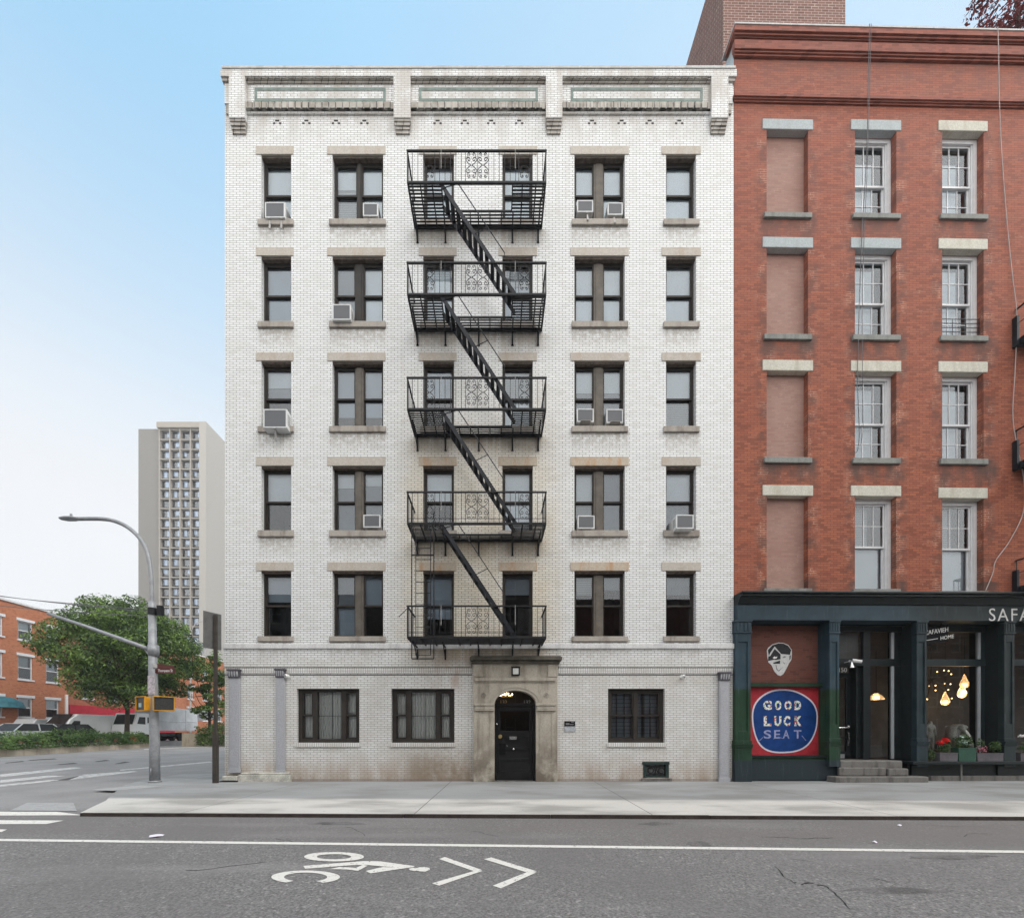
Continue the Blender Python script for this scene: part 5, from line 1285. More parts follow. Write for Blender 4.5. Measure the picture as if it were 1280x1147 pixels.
se = [(0,1),(1,2),(2,3),(3,4),(4,5),(3,6),(6,7),(7,8),(8,9),(3,10),(10,11),(11,12),(0,13),(13,14),(14,15),(15,16),(0,17),(17,18),(18,19),(19,20)]
sr = [(.17,.15),(.15,.17),(.16,.20),(.10,.14),(.07,.07),(.12,.10),(.075,.075),(.055,.055),(.042,.042),(.045,.03),(.075,.075),(.055,.055),(.042,.042),(.10,.10),(.075,.075),(.05,.05),(.04,.035),(.10,.10),(.075,.075),(.05,.05),(.04,.035)]
zfl = Z(1195, 936, .85)
st1 = skin_body('statue', [tuple(c*S for c in v) for v in sv], se, [(a*S, b*S) for a, b in sr], M['statue'])
st1.location = rworld(U(1190.5, .66), .66, zfl-.28); st1.rotation_euler = (0, 0, RA); tag(st1, 'white wire mesh figure bending forward over its knees in the shop window', 'statue')
sv2 = [(0,0,.80),(0,0,1.0),(0,0,1.28),(0,0,1.42),(0,0,1.56),(.10,0,.74),(.11,0,.42),(.11,0,.04),(.13,-.12,0),(-.10,0,.74),(-.11,0,.42),(-.11,0,.04),(-.11,-.12,0),(.18,0,1.30),(.24,-.02,1.02),(.22,-.06,.80),(-.18,0,1.30),(-.24,-.02,1.02),(-.22,-.06,.80)]
se2 = [(0,1),(1,2),(2,3),(3,4),(0,5),(5,6),(6,7),(7,8),(0,9),(9,10),(10,11),(11,12),(2,13),(13,14),(14,15),(2,16),(16,17),(17,18)]
sr2 = [(.15,.11),(.12,.10),(.16,.11),(.06,.06),(.09,.11),(.09,.09),(.065,.065),(.04,.04),(.04,.03),(.09,.09),(.065,.065),(.04,.04),(.04,.03),(.06,.06),(.045,.045),(.035,.035),(.06,.06),(.045,.045),(.035,.035)]
st2 = skin_body('statue', [tuple(c*.62 for c in v) for v in sv2], se2, [(a*.62, b*.62) for a, b in sr2], M['statue'])
st2.location = rworld(U(1163.5, .95), .95, Z(1163, 938, .95)); st2.rotation_euler = (0, 0, RA); tag(st2, 'smaller white mesh figure standing beside the pilaster in the shop window', 'statue')
MB().box(U(1157), U(1232), .52, 1.6, .50, min(zfl, zsill)-.30).build('display_plinth', M['storedark'], sf)
bx = at_red('display_box', 'small wooden display box with the shop name, behind the red flowers', 'display box', U(1173, .7), .70, zled)
MB().box(-.11, .11, -.06, .06, 0, .30).build('box', plain('pale_wood', (.34, .22, .12), .7, .3, 8), bx, bevel=.01)
text('lettering', 'SAFAVIEH', .13, M['letter'], bx, (-.12, -.07, .36), depth=.002, xs=.8); MB().box(-.16, .30, -.06, -.05, .33, .49).build('name_board', M['black'], bx)
# entrance camera and intercom
t = at_red('security_camera', 'white bullet camera and floodlight bracket above the dark shop door', 'security camera', bay_x(1060), yb_-.01, Z(1060, 827, yb_), 'security cameras on the facades')
m = MB(); m.lathe([(.05, 0), (.05, .03)], (0, -.06, 0), 10, 'y'); m.tube([(0, 0, 0), (0, -.08, -.01), (.0, -.10, -.05)], .018); m.build('mount', M['chrome'], t)
m = MB(); m.tube([(.02, -.12, .02), (.22, -.22, -.03)], [.055, .045], 10); m.build('body', M['white'], t); m = MB(); m.lathe([(.02, -.02), (.05, -.12), (.085, -.20)], (0, -.12, .0), 12); m.build('lamp_shade', M['chrome'], t)
tag(MB().box(*sorted((bay_x(1081.5)+RX0, bay_x(1087)+RX0)), .42, .455, Z(1085, 898, .34), Z(1085, 890.5, .34)).build('intercom', M['letter'], None), 'small pale intercom panel on the dark post next to the shop door', 'intercom')
# flower boxes on the ledge
def tuft(mb, cx, cy, cz, rx, ry, rz_, n, size, rng, flat=.0):
    for _ in range(n):
        while True:
            p = Vector((rng.uniform(-1, 1), rng.uniform(-1, 1), rng.uniform(-1, 1)))
            if p.length <= 1: break
        p = p*(.55+.45*rng.random()) if p.length > .0 else p
        c = Vector((cx+p.x*rx, cy+p.y*ry, cz+p.z*rz_)); nn = (p+Vector((rng.uniform(-.7, .7), rng.uniform(-.9, .4), rng.uniform(-.2, .9)))).normalized()
        a = nn.orthogonal().normalized(); a.rotate(Matrix.Rotation(rng.uniform(0, 6.28), 3, nn)); b = nn.cross(a); s_ = size*rng.uniform(.6, 1.25)
        mb.quad(c-a*s_, c-b*s_*.5+nn*s_*.12, c+a*s_, c+b*s_*.5+nn*s_*.12)
def flower_box(pa, pb, pt, mat, label, plants, y=.06, depth=.20):
    x0, x1 = U(pa, -.05), U(pb, -.05); t = at_red('flower_box', label, 'flower box', (x0+x1)/2, -.02, zled+.001, 'flower boxes on the shop ledge'); w = (x1-x0)/2; h = Z(pa, pt, -.1)-zled
    m = MB(); m.prism([(-w*.96, 0), (w*.96, 0), (w, h), (-w, h)], -.11, .09); m.box(-w-.008, w+.008, -.118, .098, h-.03, h+.003); m.build('trough', mat, t)
    MB().box(-w+.02, w-.02, -.095, .075, h+.004, h+.012).build('soil', M['soil'], t)
    rg = random.Random(int(pa))
    for nm, mt, (cx, cz, rx, rz_), n, s_ in plants:
        m = MB(); tuft(m, cx*w, -.02, h+cz, rx*w, .12, rz_, n, s_, rg); m.build(nm, mt, t, fix=False)
flower_box(1171, 1193.5, 940.5, M['boxgrey'], 'short grey flower box with bright red flowers at the shop window', [('foliage', M['leaf2'], (-.1, .12, .75, .16), 150, .035), ('red_flower', M['petalred'], (-.62, .30, .26, .085), 60, .035), ('red_flower', M['petalred'], (.0, .38, .28, .10), 70, .035), ('foliage', M['leaf2'], (.5, .22, .35, .24), 60, .03)])
flower_box(1194.5, 1216.5, 934.5, M['boxgreen'], 'taller green flower box with pale leafy foliage at the shop window', [('foliage', M['leaf2'], (0, .20, 1.2, .26), 240, .045), ('pale_foliage', plain('pale_mint_leaf', (.30, .42, .36), .6, .3, 20), (-.1, .22, .85, .20), 90, .045)])
flower_box(1217.5, 1257, 941, M['boxgrey'], 'long grey flower box with dark pink flowers and a bushy green plant', [('foliage', M['leaf2'], (.45, .20, .52, .20), 330, .035), ('pink_flower', M['petalpink'], (-.55, .12, .40, .11), 60, .03), ('dark_foliage', M['leafred'], (-.55, .10, .45, .12), 80, .03), ('foliage', M['leaf2'], (-.6, .30, .3, .2), 80, .03)])
flower_box(1271.5, 1300, 941, M['boxgrey'], 'grey flower box beyond the last visible pilaster at the frame edge', [('foliage', M['leaf2'], (-.2, .16, .7, .2), 150, .035), ('pale_flower', M['white'], (-.6, .52, .3, .06), 40, .03)])
t = at_red('ivy_plant', 'small trailing green plant on the ledge between the pilaster and the red flower box', 'plant', U(1164, -.05), -.02, zled); m = MB(); rg = random.Random(9); tuft(m, 0, -.02, .20, .12, .10, .22, 130, .03, rg); m.build('foliage', M['leaf2'], t, fix=False)
MB().tube([(0, 0, 0), (.01, 0, .2), (-.02, 0, .36)], .008, 5).build('stem', M['bark'], t)

# ================================================================ CORNER STREET FURNITURE
LDp = 11.8; lx, lyw = fx(193.5, LDp), LDp-D0
lamp = thing('street_lamp', 'tall galvanised street lamp with curved arm and a long signal mast arm at the corner', 'street lamp', (lx, lyw, 0))
def lp(px, py): return (fx(px, LDp)-lx, 0, fz(py, LDp))
m = MB(); m.tube([(0,0,0),(0,0,.05)], .16, 12); m.tube([(0,0,.05), lp(193.3, 930), lp(191.5, 850), lp(190.2, 765)], [.135,.125,.112,.095], 14); m.box(-.012, .012, -.145, -.13, .2, .42); m.build('pole', M['galv'], lamp, smooth=True)
m = MB(); m.tube(smooth_path([lp(190.2,766),lp(189.6,740),lp(188.6,715),lp(184,690),lp(175,673),lp(160,659),lp(143,651),lp(125,648.3),lp(97,648.3)], 5), [.072]*0 or .055, 10); m.tube([lp(190.2,768), lp(190.1,752)], .085, 12); m.build('lamp_arm', M['galv'], lamp, smooth=True)
h = lp(88, 648); m = MB(); m.lathe([(.02,-.32),(.07,-.28),(.115,-.12),(.115,.08),(.07,.22),(.05,.24)], (0,0,0), 14, 'x')
for i, v in enumerate(m.v): m.v[i] = (h[0]+v[0], h[1]+v[1], h[2]+v[2]*.5)
m.tube([(h[0]+.02, 0, h[2]+.05), (h[0]+.02, 0, h[2]+.14)], .03, 8); m.build('lamp_head', M['galv'], lamp, smooth=True)
m = MB(); m.tube([lp(191.5, 813), lp(150, 797.8), lp(110, 783.5), lp(60, 766.5)], [.062, .056, .050, .042], 10); m.tube([lp(192, 819), lp(191.8, 806)], .135, 12); m.tube([lp(191.5, 826), lp(180, 809.5)], .02, 6); m.build('mast_arm', M['galv'], lamp, smooth=True)
m = MB(); m.tube([lp(190.8, 768), lp(190.7, 760)], .12, 10); m.box(.10, .22, -.06, .06, lp(0, 769)[2], lp(0, 757)[2]); m.tube([(.05, 0, lp(0, 763)[2]), (.12, 0, lp(0, 763)[2])], .03, 6); m.build('junction_box', M['iron'], lamp)
m = MB(); m.box(-.10, .10, -.128, -.118, lp(0, 868)[2], lp(0, 845)[2]); m.build('sticker_sheet', plain('peeling_stickers', (.46, .42, .45), .7, .5, 14), lamp)
def signal(x, y, rz_, label, front):
    t = thing('pedestrian_signal', label, 'pedestrian signal', (x, y, fz(888, LDp)), rz_, 'yellow pedestrian signals on the corner pole')
    m = MB(); w, hh, dp = .235, .40, .20
    m.box(-w, w, -dp*.2, dp, 0, hh); m.box(-w-.012, w+.012, -dp*.2-.05, -dp*.2-.001, hh-.015, hh+.012); m.box(-w-.012, w+.012, -dp*.2-.05, -dp*.2-.001, -.012, .012); m.box(-w-.012, -w+.012, -dp*.2-.05, -dp*.2-.001, .0125, hh-.0155); m.box(w-.012, w+.012, -dp*.2-.05, -dp*.2-.001, .0125, hh-.0155); m.box(-.10, .10, dp, dp+.03, .06, hh-.06)
    m.build('housing', M['yellow'], t, bevel=.012)
    MB().box(-w+.02, w-.02, -dp*.2-.012, -dp*.2-.0005, .02, hh-.02).build('screen', plain('dark_signal_screen', (.05, .05, .048), .4, .4, 30) if 'dark_signal_screen' not in bpy.data.materials else bpy.data.materials['dark_signal_screen'], t)
    if front:
        m = MB(); m.box(-.12, .02, -dp*.2-.016, -dp*.2-.013, .10, .22); m.build('walk_symbol', plain('pale_symbol', (.35, .50, .50), .4), t)
    m = MB(); m.box(-.06, .06, dp+.03, dp+.16, hh*.3, hh*.7); m.build('mount', M['yellow'], t)
    return t
signal(lx-.27, lyw-.08, R(-24), 'yellow pedestrian signal on the pole, the one further from the white building', True)
signal(lx+.33, lyw-.07, R(36), 'yellow pedestrian signal with a dark face, on the pole side towards the white building', False)
sd_ = thing('street_sign', 'brown street name sign reading Thompson St fixed to the corner lamp pole', 'street sign', (fx(197, LDp), lyw-.02, fz(841.5, LDp)))
m = MB(); m.box(0, .52, -.012, .012, 0, .15); m.box(-.06, -.0005, -.03, .03, .02, .13); m.build('blade', M['brown'], sd_)
text('lettering', 'Thompson St', .115, M['letter'], sd_, (.03, -.0125, .045), depth=.001, xs=.70)
sd2 = thing('street_sign', 'plain brown cross street blade turned away, just above the Thompson St sign', 'street sign', (fx(196, LDp), lyw, fz(835.5, LDp)), R(62))
MB().box(.0, .42, -.012, .012, 0, .15).build('blade', M['brown'], sd2)
MB().box(-.10, -.0005, -.03, .03, .02, .13).build('clamp', M['bracket'], sd2)
PDp = 11.6; px_ = fx(269.5, PDp)
sp = thing('sign_post', 'dark rusty sign post with a grey rectangular sign seen from behind at the building corner', 'sign post', (px_, PDp-D0, 0))
m = MB(); m.box(-.065, .065, -.05, .05, 0, 1.45); m.box(-.042, .042, -.035, .035, 1.45, fz(768, PDp)); m.build('post', M['postdark'], sp, bevel=.006)
zp0, zp1 = fz(811, PDp), fz(765.5, PDp)
pn = MB().box(-.32, .15, -.008, .008, zp0, zp1).build('sign_panel', M['signback'], sp, bevel=.004); pn.rotation_euler = (0, 0, R(60)); pn.location = (-.04, .06, 0)
# overhead wires
for i, ((a, b), (c, d_)) in enumerate((((-80, 733), (190, 761)), ((-80, 731), (190, 764)), ((-80, 746.5), (190, 769)))):
    A = Vector((fx(a, 22), 10, fz(b, 22))); B = Vector((fx(c, LDp), lyw+.1, fz(d_, LDp))); p = [A+(B-A)*(k/12)-Vector((0,0,.12*math.sin(math.pi*k/12))) for k in range(13)]
    tag(MB().tube(p, .013, 5).build('overhead_wire', M['wire'], None), 'thin dark overhead wire strung from the lamp pole past the tree', 'wire', 'overhead wires to the lamp pole')

# ================================================================ FAR SIDE OF THE CROSS STREET
def px_at(X, px): return X*FOC/(px-VPX)-D0                     # y of a vertical plane X=const at a photo column
def zat(X, px, py): return CH+(HOR-py)*(X/(px-VPX))
BX = -46.0
def townhouse(name, label, ya, yb, ztop, mat, rows, wxs, base=None, stoop=False, roofbits=()):
    t = thing(name, label, 'brick house', (BX, ya, 0)); L = yb-ya
    ops_ = []
    for (z0, z1) in rows:
        for w in wxs: ops_.append((w-ya-.62, w-ya+.62, z0, z1))
    mb = MB(); wall_grid(mb, 0, L, 0, ztop, ops_, 0, .2)
    mb.v = [(-y, x, z) for x, y, z in mb.v]
    W_ = 9.0
    mb.quad((0, 0, 0), (-W_, 0, 0), (-W_, 0, ztop), (0, 0, ztop)); mb.quad((0, L, 0), (0, L, ztop), (-W_, L, ztop), (-W_, L, 0)); mb.quad((-W_, 0, 0), (-W_, L, 0), (-W_, L, ztop), (-W_, 0, ztop))
    mb.build('wall', mat, t, fix=False)
    MB().box(-W_, .12, -.02, L+.02, ztop, ztop+.18).build('roof', M['band'], t)
    MB().box(-W_+.3, -1.2, .2, L-.2, .1, ztop-.2).build('room_interior', M['room'], t)
    for (y0, y1, z0, z1) in ops_:
        fr, gl = MB(), MB()
        for a, b, c, d in ((y0, y0+.10, z0, z1), (y1-.10, y1, z0, z1), (y0+.1, y1-.1, z1-.1, z1), (y0+.1, y1-.1, z0, z0+.08), (y0+.1, y1-.1, (z0+z1)/2-.04, (z0+z1)/2+.04)): fr.box(-.19, -.10, a, b, c, d)
        w = fr.build('window', M['wframe'], t)
        gl.quad((-.14, y0+.1, z0+.08), (-.14, y1-.1, z0+.08), (-.14, y1-.1, z1-.1), (-.14, y0+.1, z1-.1)); gl.build('pane', M['glass_up'], w, fix=False)
        MB().box(-.40, -.38, y0+.1, y1-.1, (z0+z1)/2+.1, z1-.1).build('blind', M['blind'], w)
        MB().box(-.02, .06, y0-.14, y1+.14, z1, z1+.26).build('lintel', M['wframe'], w); MB().box(-.1, .09, y0-.10, y1+.10, z0-.14, z0).build('sill', M['wframe'], w)
    if base:
        MB().box(.0, .10, .1, L-.1, .0, base[1]).build('shopfront', base[0], t)
    for (y, z0, h, w_, mt) in roofbits:
        m = MB(); m.box(-2.2, -2.2+w_, y-w_/2, y+w_/2, ztop+.18, ztop+h); m.box(-2.3, -2.1+w_, y-w_/2-.1, y+w_/2+.1, ztop+h, ztop+h+.15); m.build('chimney', mt, t)
    return t
ytop = lambda px, py: zat(BX, px, py)
y84 = px_at(BX, 84)
rowsz = [(zat(BX, 32, 896), zat(BX, 32, 872)), (zat(BX, 32, 849), zat(BX, 32, 820)), (zat(BX, 32, 800), zat(BX, 32, 777))]
wy = [px_at(BX, 32), px_at(BX, 66)]; dlt = wy[1]-wy[0]
th = townhouse('brick_townhouse', 'orange brick townhouse with white window frames behind the hedge, nearest of the row', px_at(BX, 32)-dlt*2.5, y84, zat(BX, 75, 769), M['obrick'], rowsz, [wy[0]-2*dlt, wy[0]-dlt, wy[0], wy[1]],
               None, roofbits=[(px_at(BX, 70), 0, 1.5, 1.7, M['galv']), (px_at(BX, 21), 0, .8, .5, M['iron']), (px_at(BX, 38), 0, .4, .7, M['obrick2'])])
m = MB(); y_ = y84-(px_at(BX, 32)-dlt*2.5); m.box(.0, .16, y_-.25, y_-.05, 0, zat(BX, 84, 868)); m.build('drain_pipe', M['white'], th)
m = MB(); yy_ = px_at(BX, 4)-(px_at(BX, 32)-dlt*2.5); m.lathe([(1.4, 0), (1.2, .5), (.7, .9), (.1, 1.05)], (0, yy_, zat(BX, 4, 884)), 14); m.build('awning', plain('teal_awning', (.04, .16, .20), .6, .3, 3), th)
y2 = y84; L2 = 14.5
townhouse('brick_townhouse', 'brick townhouse with a bright red ground floor shopfront, behind the big tree', y2+.05, y2+L2, zat(BX, 75, 769)-.3, M['obrick2'], [(5.2, 7.0), (8.6, 10.4)], [y2+2.2, y2+5.2, y2+8.4, y2+11.6], (M['redpaint'], 4.4))
townhouse('brick_townhouse', 'far orange brick building showing in gaps past the tree towards the tower', y2+L2+.1, y2+L2+22, 13.2, M['obrick'], [(3.2, 5.0), (6.4, 8.2), (9.6, 11.2)], [y2+L2+3+3.2*i for i in range(6)])
townhouse('brick_townhouse', 'farthest brick building of the row, mostly hidden by trees below the tower', y2+L2+22.2, y2+L2+50, 11.0, M['obrick2'], [(3.2, 5.0), (6.4, 8.2)], [y2+L2+25+4*i for i in range(6)])
m = tag(MB().box(-52, -36, y2+L2+62, y2+L2+80, 0, 9).build('white_shed', M['vanwhite'], None), 'low white building at the end of the street, below the tower', 'building')

# residential tower
TD = 115.0; ty = TD-D0
tw = thing('residential_tower', 'tall concrete residential tower with a gridded window bay rising beyond the trees', 'tower block', (fx(200, TD), ty, 0))
tX = lambda px, d=TD: fx(px, d)-fx(200, TD)
zT_ = fz(536, TD)
MB().box(tX(173), tX(200.4), .0, 18, 0, zT_).build('blank_wall', M['towerc'], tw)
zT2 = fz(530, TD)
MB().box(tX(252), tX(253.5)+1.6, -1.0, 9.5, 0, zT2).build('side_wall', M['towerl'], tw); MB().box(tX(252)+.4, tX(253.5)+1.3, 9.5, 17, 0, zT2-1.5).build('rear_wing', M['towerl'], tw)
MB().box(tX(252)+1.305, tX(253.5)+2.6, 10.8, 12.2, 0, zT2-3).build('rib', M['towerc'], tw)
nfl = 27; fh = 12.27/FOC*TD; x0, x1 = tX(200.5), tX(252)-.002
g = MB()
z = zT2-1.6
g.box(x0-.4, x1, -.9, 1.6, zT2-1.55, zT2)
flo = []
for i in range(nfl):
    if z-fh < 0: break
    g.box(x0, x1, -.25, .6, z-.30, z-.0)
    flo.append((z-fh+.0, z-.30)); z -= fh
zlast = z
for k in range(5):
    xx = x0+(x1-x0)*k/4; g.box(xx-.15, xx+.15, -.42, .6, zlast, zT2-1.551)
g.build('facade_grid', M['towerg'], tw)
for j, (za_, zb_) in enumerate(flo[:24]):
    m = MB(); b_ = MB(); rg = random.Random(j*7+3)
    for k in range(4):
        a, b = x0+(x1-x0)*k/4+.22, x0+(x1-x0)*(k+1)/4-.22
        m.quad((a, .45, za_+.5), (b, .45, za_+.5), (b, .45, zb_), (a, .45, zb_))
        if rg.random() < .75:
            w0 = a+(b-a)*rg.choice((.05, .3, .5)); b_.box(w0, w0+(b-a)*rg.uniform(.25, .5), .62, .64, za_+.55+rg.choice((0, .2, .6)), zb_-.05)
        m.mat(1).box(a, b, .30, .42, za_+.30, za_+.48); m.mat(0)
    w = m.build('window_row', [M['towerw'], M['iron']], tw, fix=False)
    if b_.v: b_.build('blind', M['blind'], w)
MB().box(x0, x1, 1.2, 1.4, 0, zT2-1).build('room_interior', M['room'], tw)

# hedge, planters, trees --------------------------------------------------------
def leaves(pts_fn, n, size, rng, name, mat, parent, up=.35):
    vs = []; fs = []
    for i in range(n):
        c, nn = pts_fn(rng)
        nn = Vector((nn[0]+rng.uniform(-.8, .8), nn[1]+rng.uniform(-.8, .8), nn[2]+up+rng.uniform(-.6, .6))).normalized()
        a = nn.orthogonal().normalized(); a.rotate(Matrix.Rotation(rng.uniform(0, 6.283), 3, nn)); b = nn.cross(a); s_ = size*rng.uniform(.55, 1.3); c = Vector(c)
        o = len(vs); vs += [c-a*s_, c-b*s_*.42-nn*s_*.10, c+a*s_, c+b*s_*.42-nn*s_*.10]; fs.append((o, o+1, o+2, o+3))
    me = bpy.data.meshes.new(name); me.from_pydata([tuple(v) for v in vs], [], fs); me.materials.append(mat); me.update()
    o = bpy.data.objects.new(name, me); C.objects.link(o)
    if parent is not None: o.parent = parent
    return o
def tree(name, label, x, y, h, cb, rx, ry, n, leaf, mat, seed, group=None, trunk_r=.22, lean=(0, 0), shape=1.0, z0=0.0, clumps=70):
    rng = random.Random(seed); t = thing(name, label, 'tree', (x, y, z0), 0, group); cz_ = (h+cb)/2; rz_ = (h-cb)/2
    cl = []
    for _ in range(clumps):
        while True:
            p = Vector((rng.uniform(-1, 1), rng.uniform(-1, 1), rng.uniform(-1, 1)))
            if .25 < p.length <= 1: break
        k = 1.0-.35*max(0, p.z)*shape
        cl.append((Vector((lean[0]+p.x*rx*k*.86, lean[1]+p.y*ry*k*.86, cz_+p.z*rz_*.88)), rng.uniform(.11, .21)*rx))
    m = MB()
    top = Vector((lean[0]*.8, lean[1]*.8, cz_+rz_*.35))
    path = [Vector((0, 0, -.3)), Vector((rng.uniform(-.1, .1), 0, cb*.5)), Vector((lean[0]*.3, lean[1]*.3, cb+.2)), Vector((lean[0]*.5, lean[1]*.5, cz_)), top]
    m.tube(path, [trunk_r*1.25, trunk_r, trunk_r*.85, trunk_r*.5, trunk_r*.15], 9)
    for i, (c, r) in enumerate(cl):
        if i % 3 == 0:
            s_ = path[2]+(path[3]-path[2])*rng.uniform(0, 1); md = (s_+c)/2+Vector((rng.uniform(-.3, .3), rng.uniform(-.3, .3), -.25)); m.tube([s_, md, c], [trunk_r*.34, trunk_r*.2, trunk_r*.06], 5)
    m.build('trunk', M['bark'], t, smooth=True)
    def pf(rg):
        c, r = rg.choice(cl)
        while True:
            p = Vector((rg.uniform(-1, 1), rg.uniform(-1, 1), rg.uniform(-1, 1)))
            if p.length <= 1: break
        p = p.normalized()*(p.length**.6)
        return (c.x+p.x*r*1.15, c.y+p.y*r*1.15, c.z+p.z*r*.72), (p.x, p.y, p.z)
    leaves(pf, n, leaf, rng, 'crown', mat, t)
    return t
def gp(px, d): return (fx(px, d), d-D0)
d = 38.6; x, y = gp(160, d)
tree('street_tree', 'big leafy street tree rising from the hedge in front of the brick townhouses', x, y, fz(741, d), fz(893, d), (250-58)/2/FOC*d*1.0, 5.6, 56000, .145, M['leaf'], 11, None, .20, (fx(158, d)-fx(160, d), 0), .55, 0, 170)
for px, d, py0, py1, rw, n, lab, sd_i in ((262, 44, 812, 905, 36, 4200, 'bushy green tree close against the white building corner, behind the sign post', 21), (232, 66, 792, 900, 30, 3000, 'distant green tree beyond the grey truck, under the tower', 23), (205, 74, 800, 900, 34, 2600, 'far street tree glimpsed through the big tree, in front of the far brick building', 25), (283, 70, 800, 905, 40, 3000, 'far green tree half hidden by the white building corner', 27)):
    x, y = gp(px, d); tree('street_tree', lab, x, y, fz(py0, d), fz(py1, d), rw/FOC*d, rw/FOC*d, n, .18, M['leaf'], sd_i, 'street trees down the cross street', .16, clumps=40)
# long hedge in its low planter
A0, A1 = G(-60, 949.5, ROADZ), G(187, 934.0, ROADZ); hv = Vector((A1[0]-A0[0], A1[1]-A0[1], 0)); hl = hv.length; hu = hv/hl; hn = Vector((hu.y, -hu.x, 0))
if hn.x < 0: hn = -hn
hz = math.atan2(hu.y, hu.x)
pw = thing('planter_wall', 'long low concrete planter wall holding the hedge along the cross street', 'planter', (A0[0], A0[1], ROADZ), hz)
s_ = 1 if (Matrix.Rotation(hz, 3, 'Z') @ Vector((0, 1, 0))).dot(hn) > 0 else -1
m = MB(); m.box(0, hl, *sorted((-s_*.25, 0)), -.1, .50); m.box(0, hl, *sorted((-s_*3.4, -s_*3.15)), -.1, .50); m.box(hl-.25, hl, *sorted((-s_*3.15, -s_*.25)), -.1, .50); m.build('wall', M['hedgewall'], pw, bevel=.03)
MB().box(.0, hl-.25, *sorted((-s_*3.15, -s_*.25)), -.1, .40).build('soil', M['soil'], pw)
hd = thing('hedge', 'long untidy green hedge spilling over the low planter wall in front of parked cars', 'hedge', (A0[0], A0[1], ROADZ), hz)
def hp(rg):
    u = rg.uniform(0, hl); v = rg.random(); top = 1.25+.16*math.sin(u*1.3)+.12*math.sin(u*3.1+1)+.22*max(0, math.sin(u*.55+2.2))**6
    if rg.random() < .55: z = rg.uniform(.44, top); off = .22+.12*math.sin(u*2.3+z*3)-.25*(z-.3)+rg.uniform(-.12, .08)
    else: z = top*rg.uniform(.86, 1.05); off = -rg.uniform(0, 2.9)
    return (u, s_*off, z), (0, s_*.6, .5)
leaves(hp, 9500, .10, random.Random(31), 'foliage', M['leaf2'], hd)
m = MB()
for i in range(40): u = hl*(i+.5)/40; m.tube([(u, -s_*1.2, .3), (u+.1, -s_*1.0, .8), (u-.1, -s_*.8, 1.15)], .02, 4)
m.build('stems', M['bark'], hd)
q0, q1 = G(227, 932.6, ROADZ), G(330, 931.5, ROADZ)
p2 = thing('planter_wall', 'pale concrete planter block with a hedge at the far corner, just past the grey truck', 'planter', (q0[0], q0[1], ROADZ)); wq = q1[0]-q0[0]
m = MB(); m.box(0, wq, 0, .3, -.1, 1.38); m.box(0, .4, .3, 3.6, -.1, 1.38); m.box(wq-.4, wq, .3, 3.6, -.1, 1.38); m.box(0, wq, 3.6, 3.9, -.1, 1.38); m.build('wall', M['hedgewall'], p2, bevel=.04)
MB().box(.4, wq-.4, .3, 3.6, -.1, 1.25).build('soil', M['soil'], p2)
h2 = thing('hedge', 'dense dark hedge on the far corner planter behind the sign post', 'hedge', (q0[0], q0[1], ROADZ))
def hp2(rg):
    u = rg.uniform(1.6, wq)
    if rg.random() < .6: return (u, rg.uniform(-.5, .0), rg.uniform(.15, 2.2+.3*math.sin(u*2))), (0, -.7, .4)
    return (u, rg.uniform(0, 3.2), rg.uniform(1.5, 2.4+.3*math.sin(u*2))), (0, -.3, .7)
leaves(hp2, 3600, .12, random.Random(33), 'foliage', M['leaf2'], h2)
m = MB()
for i in range(12): u = 1+(wq-1)*i/12; m.tube([(u, 1, 1.2), (u+.2, .8, 1.9)], .025, 4)
m.build('stems', M['bark'], h2)

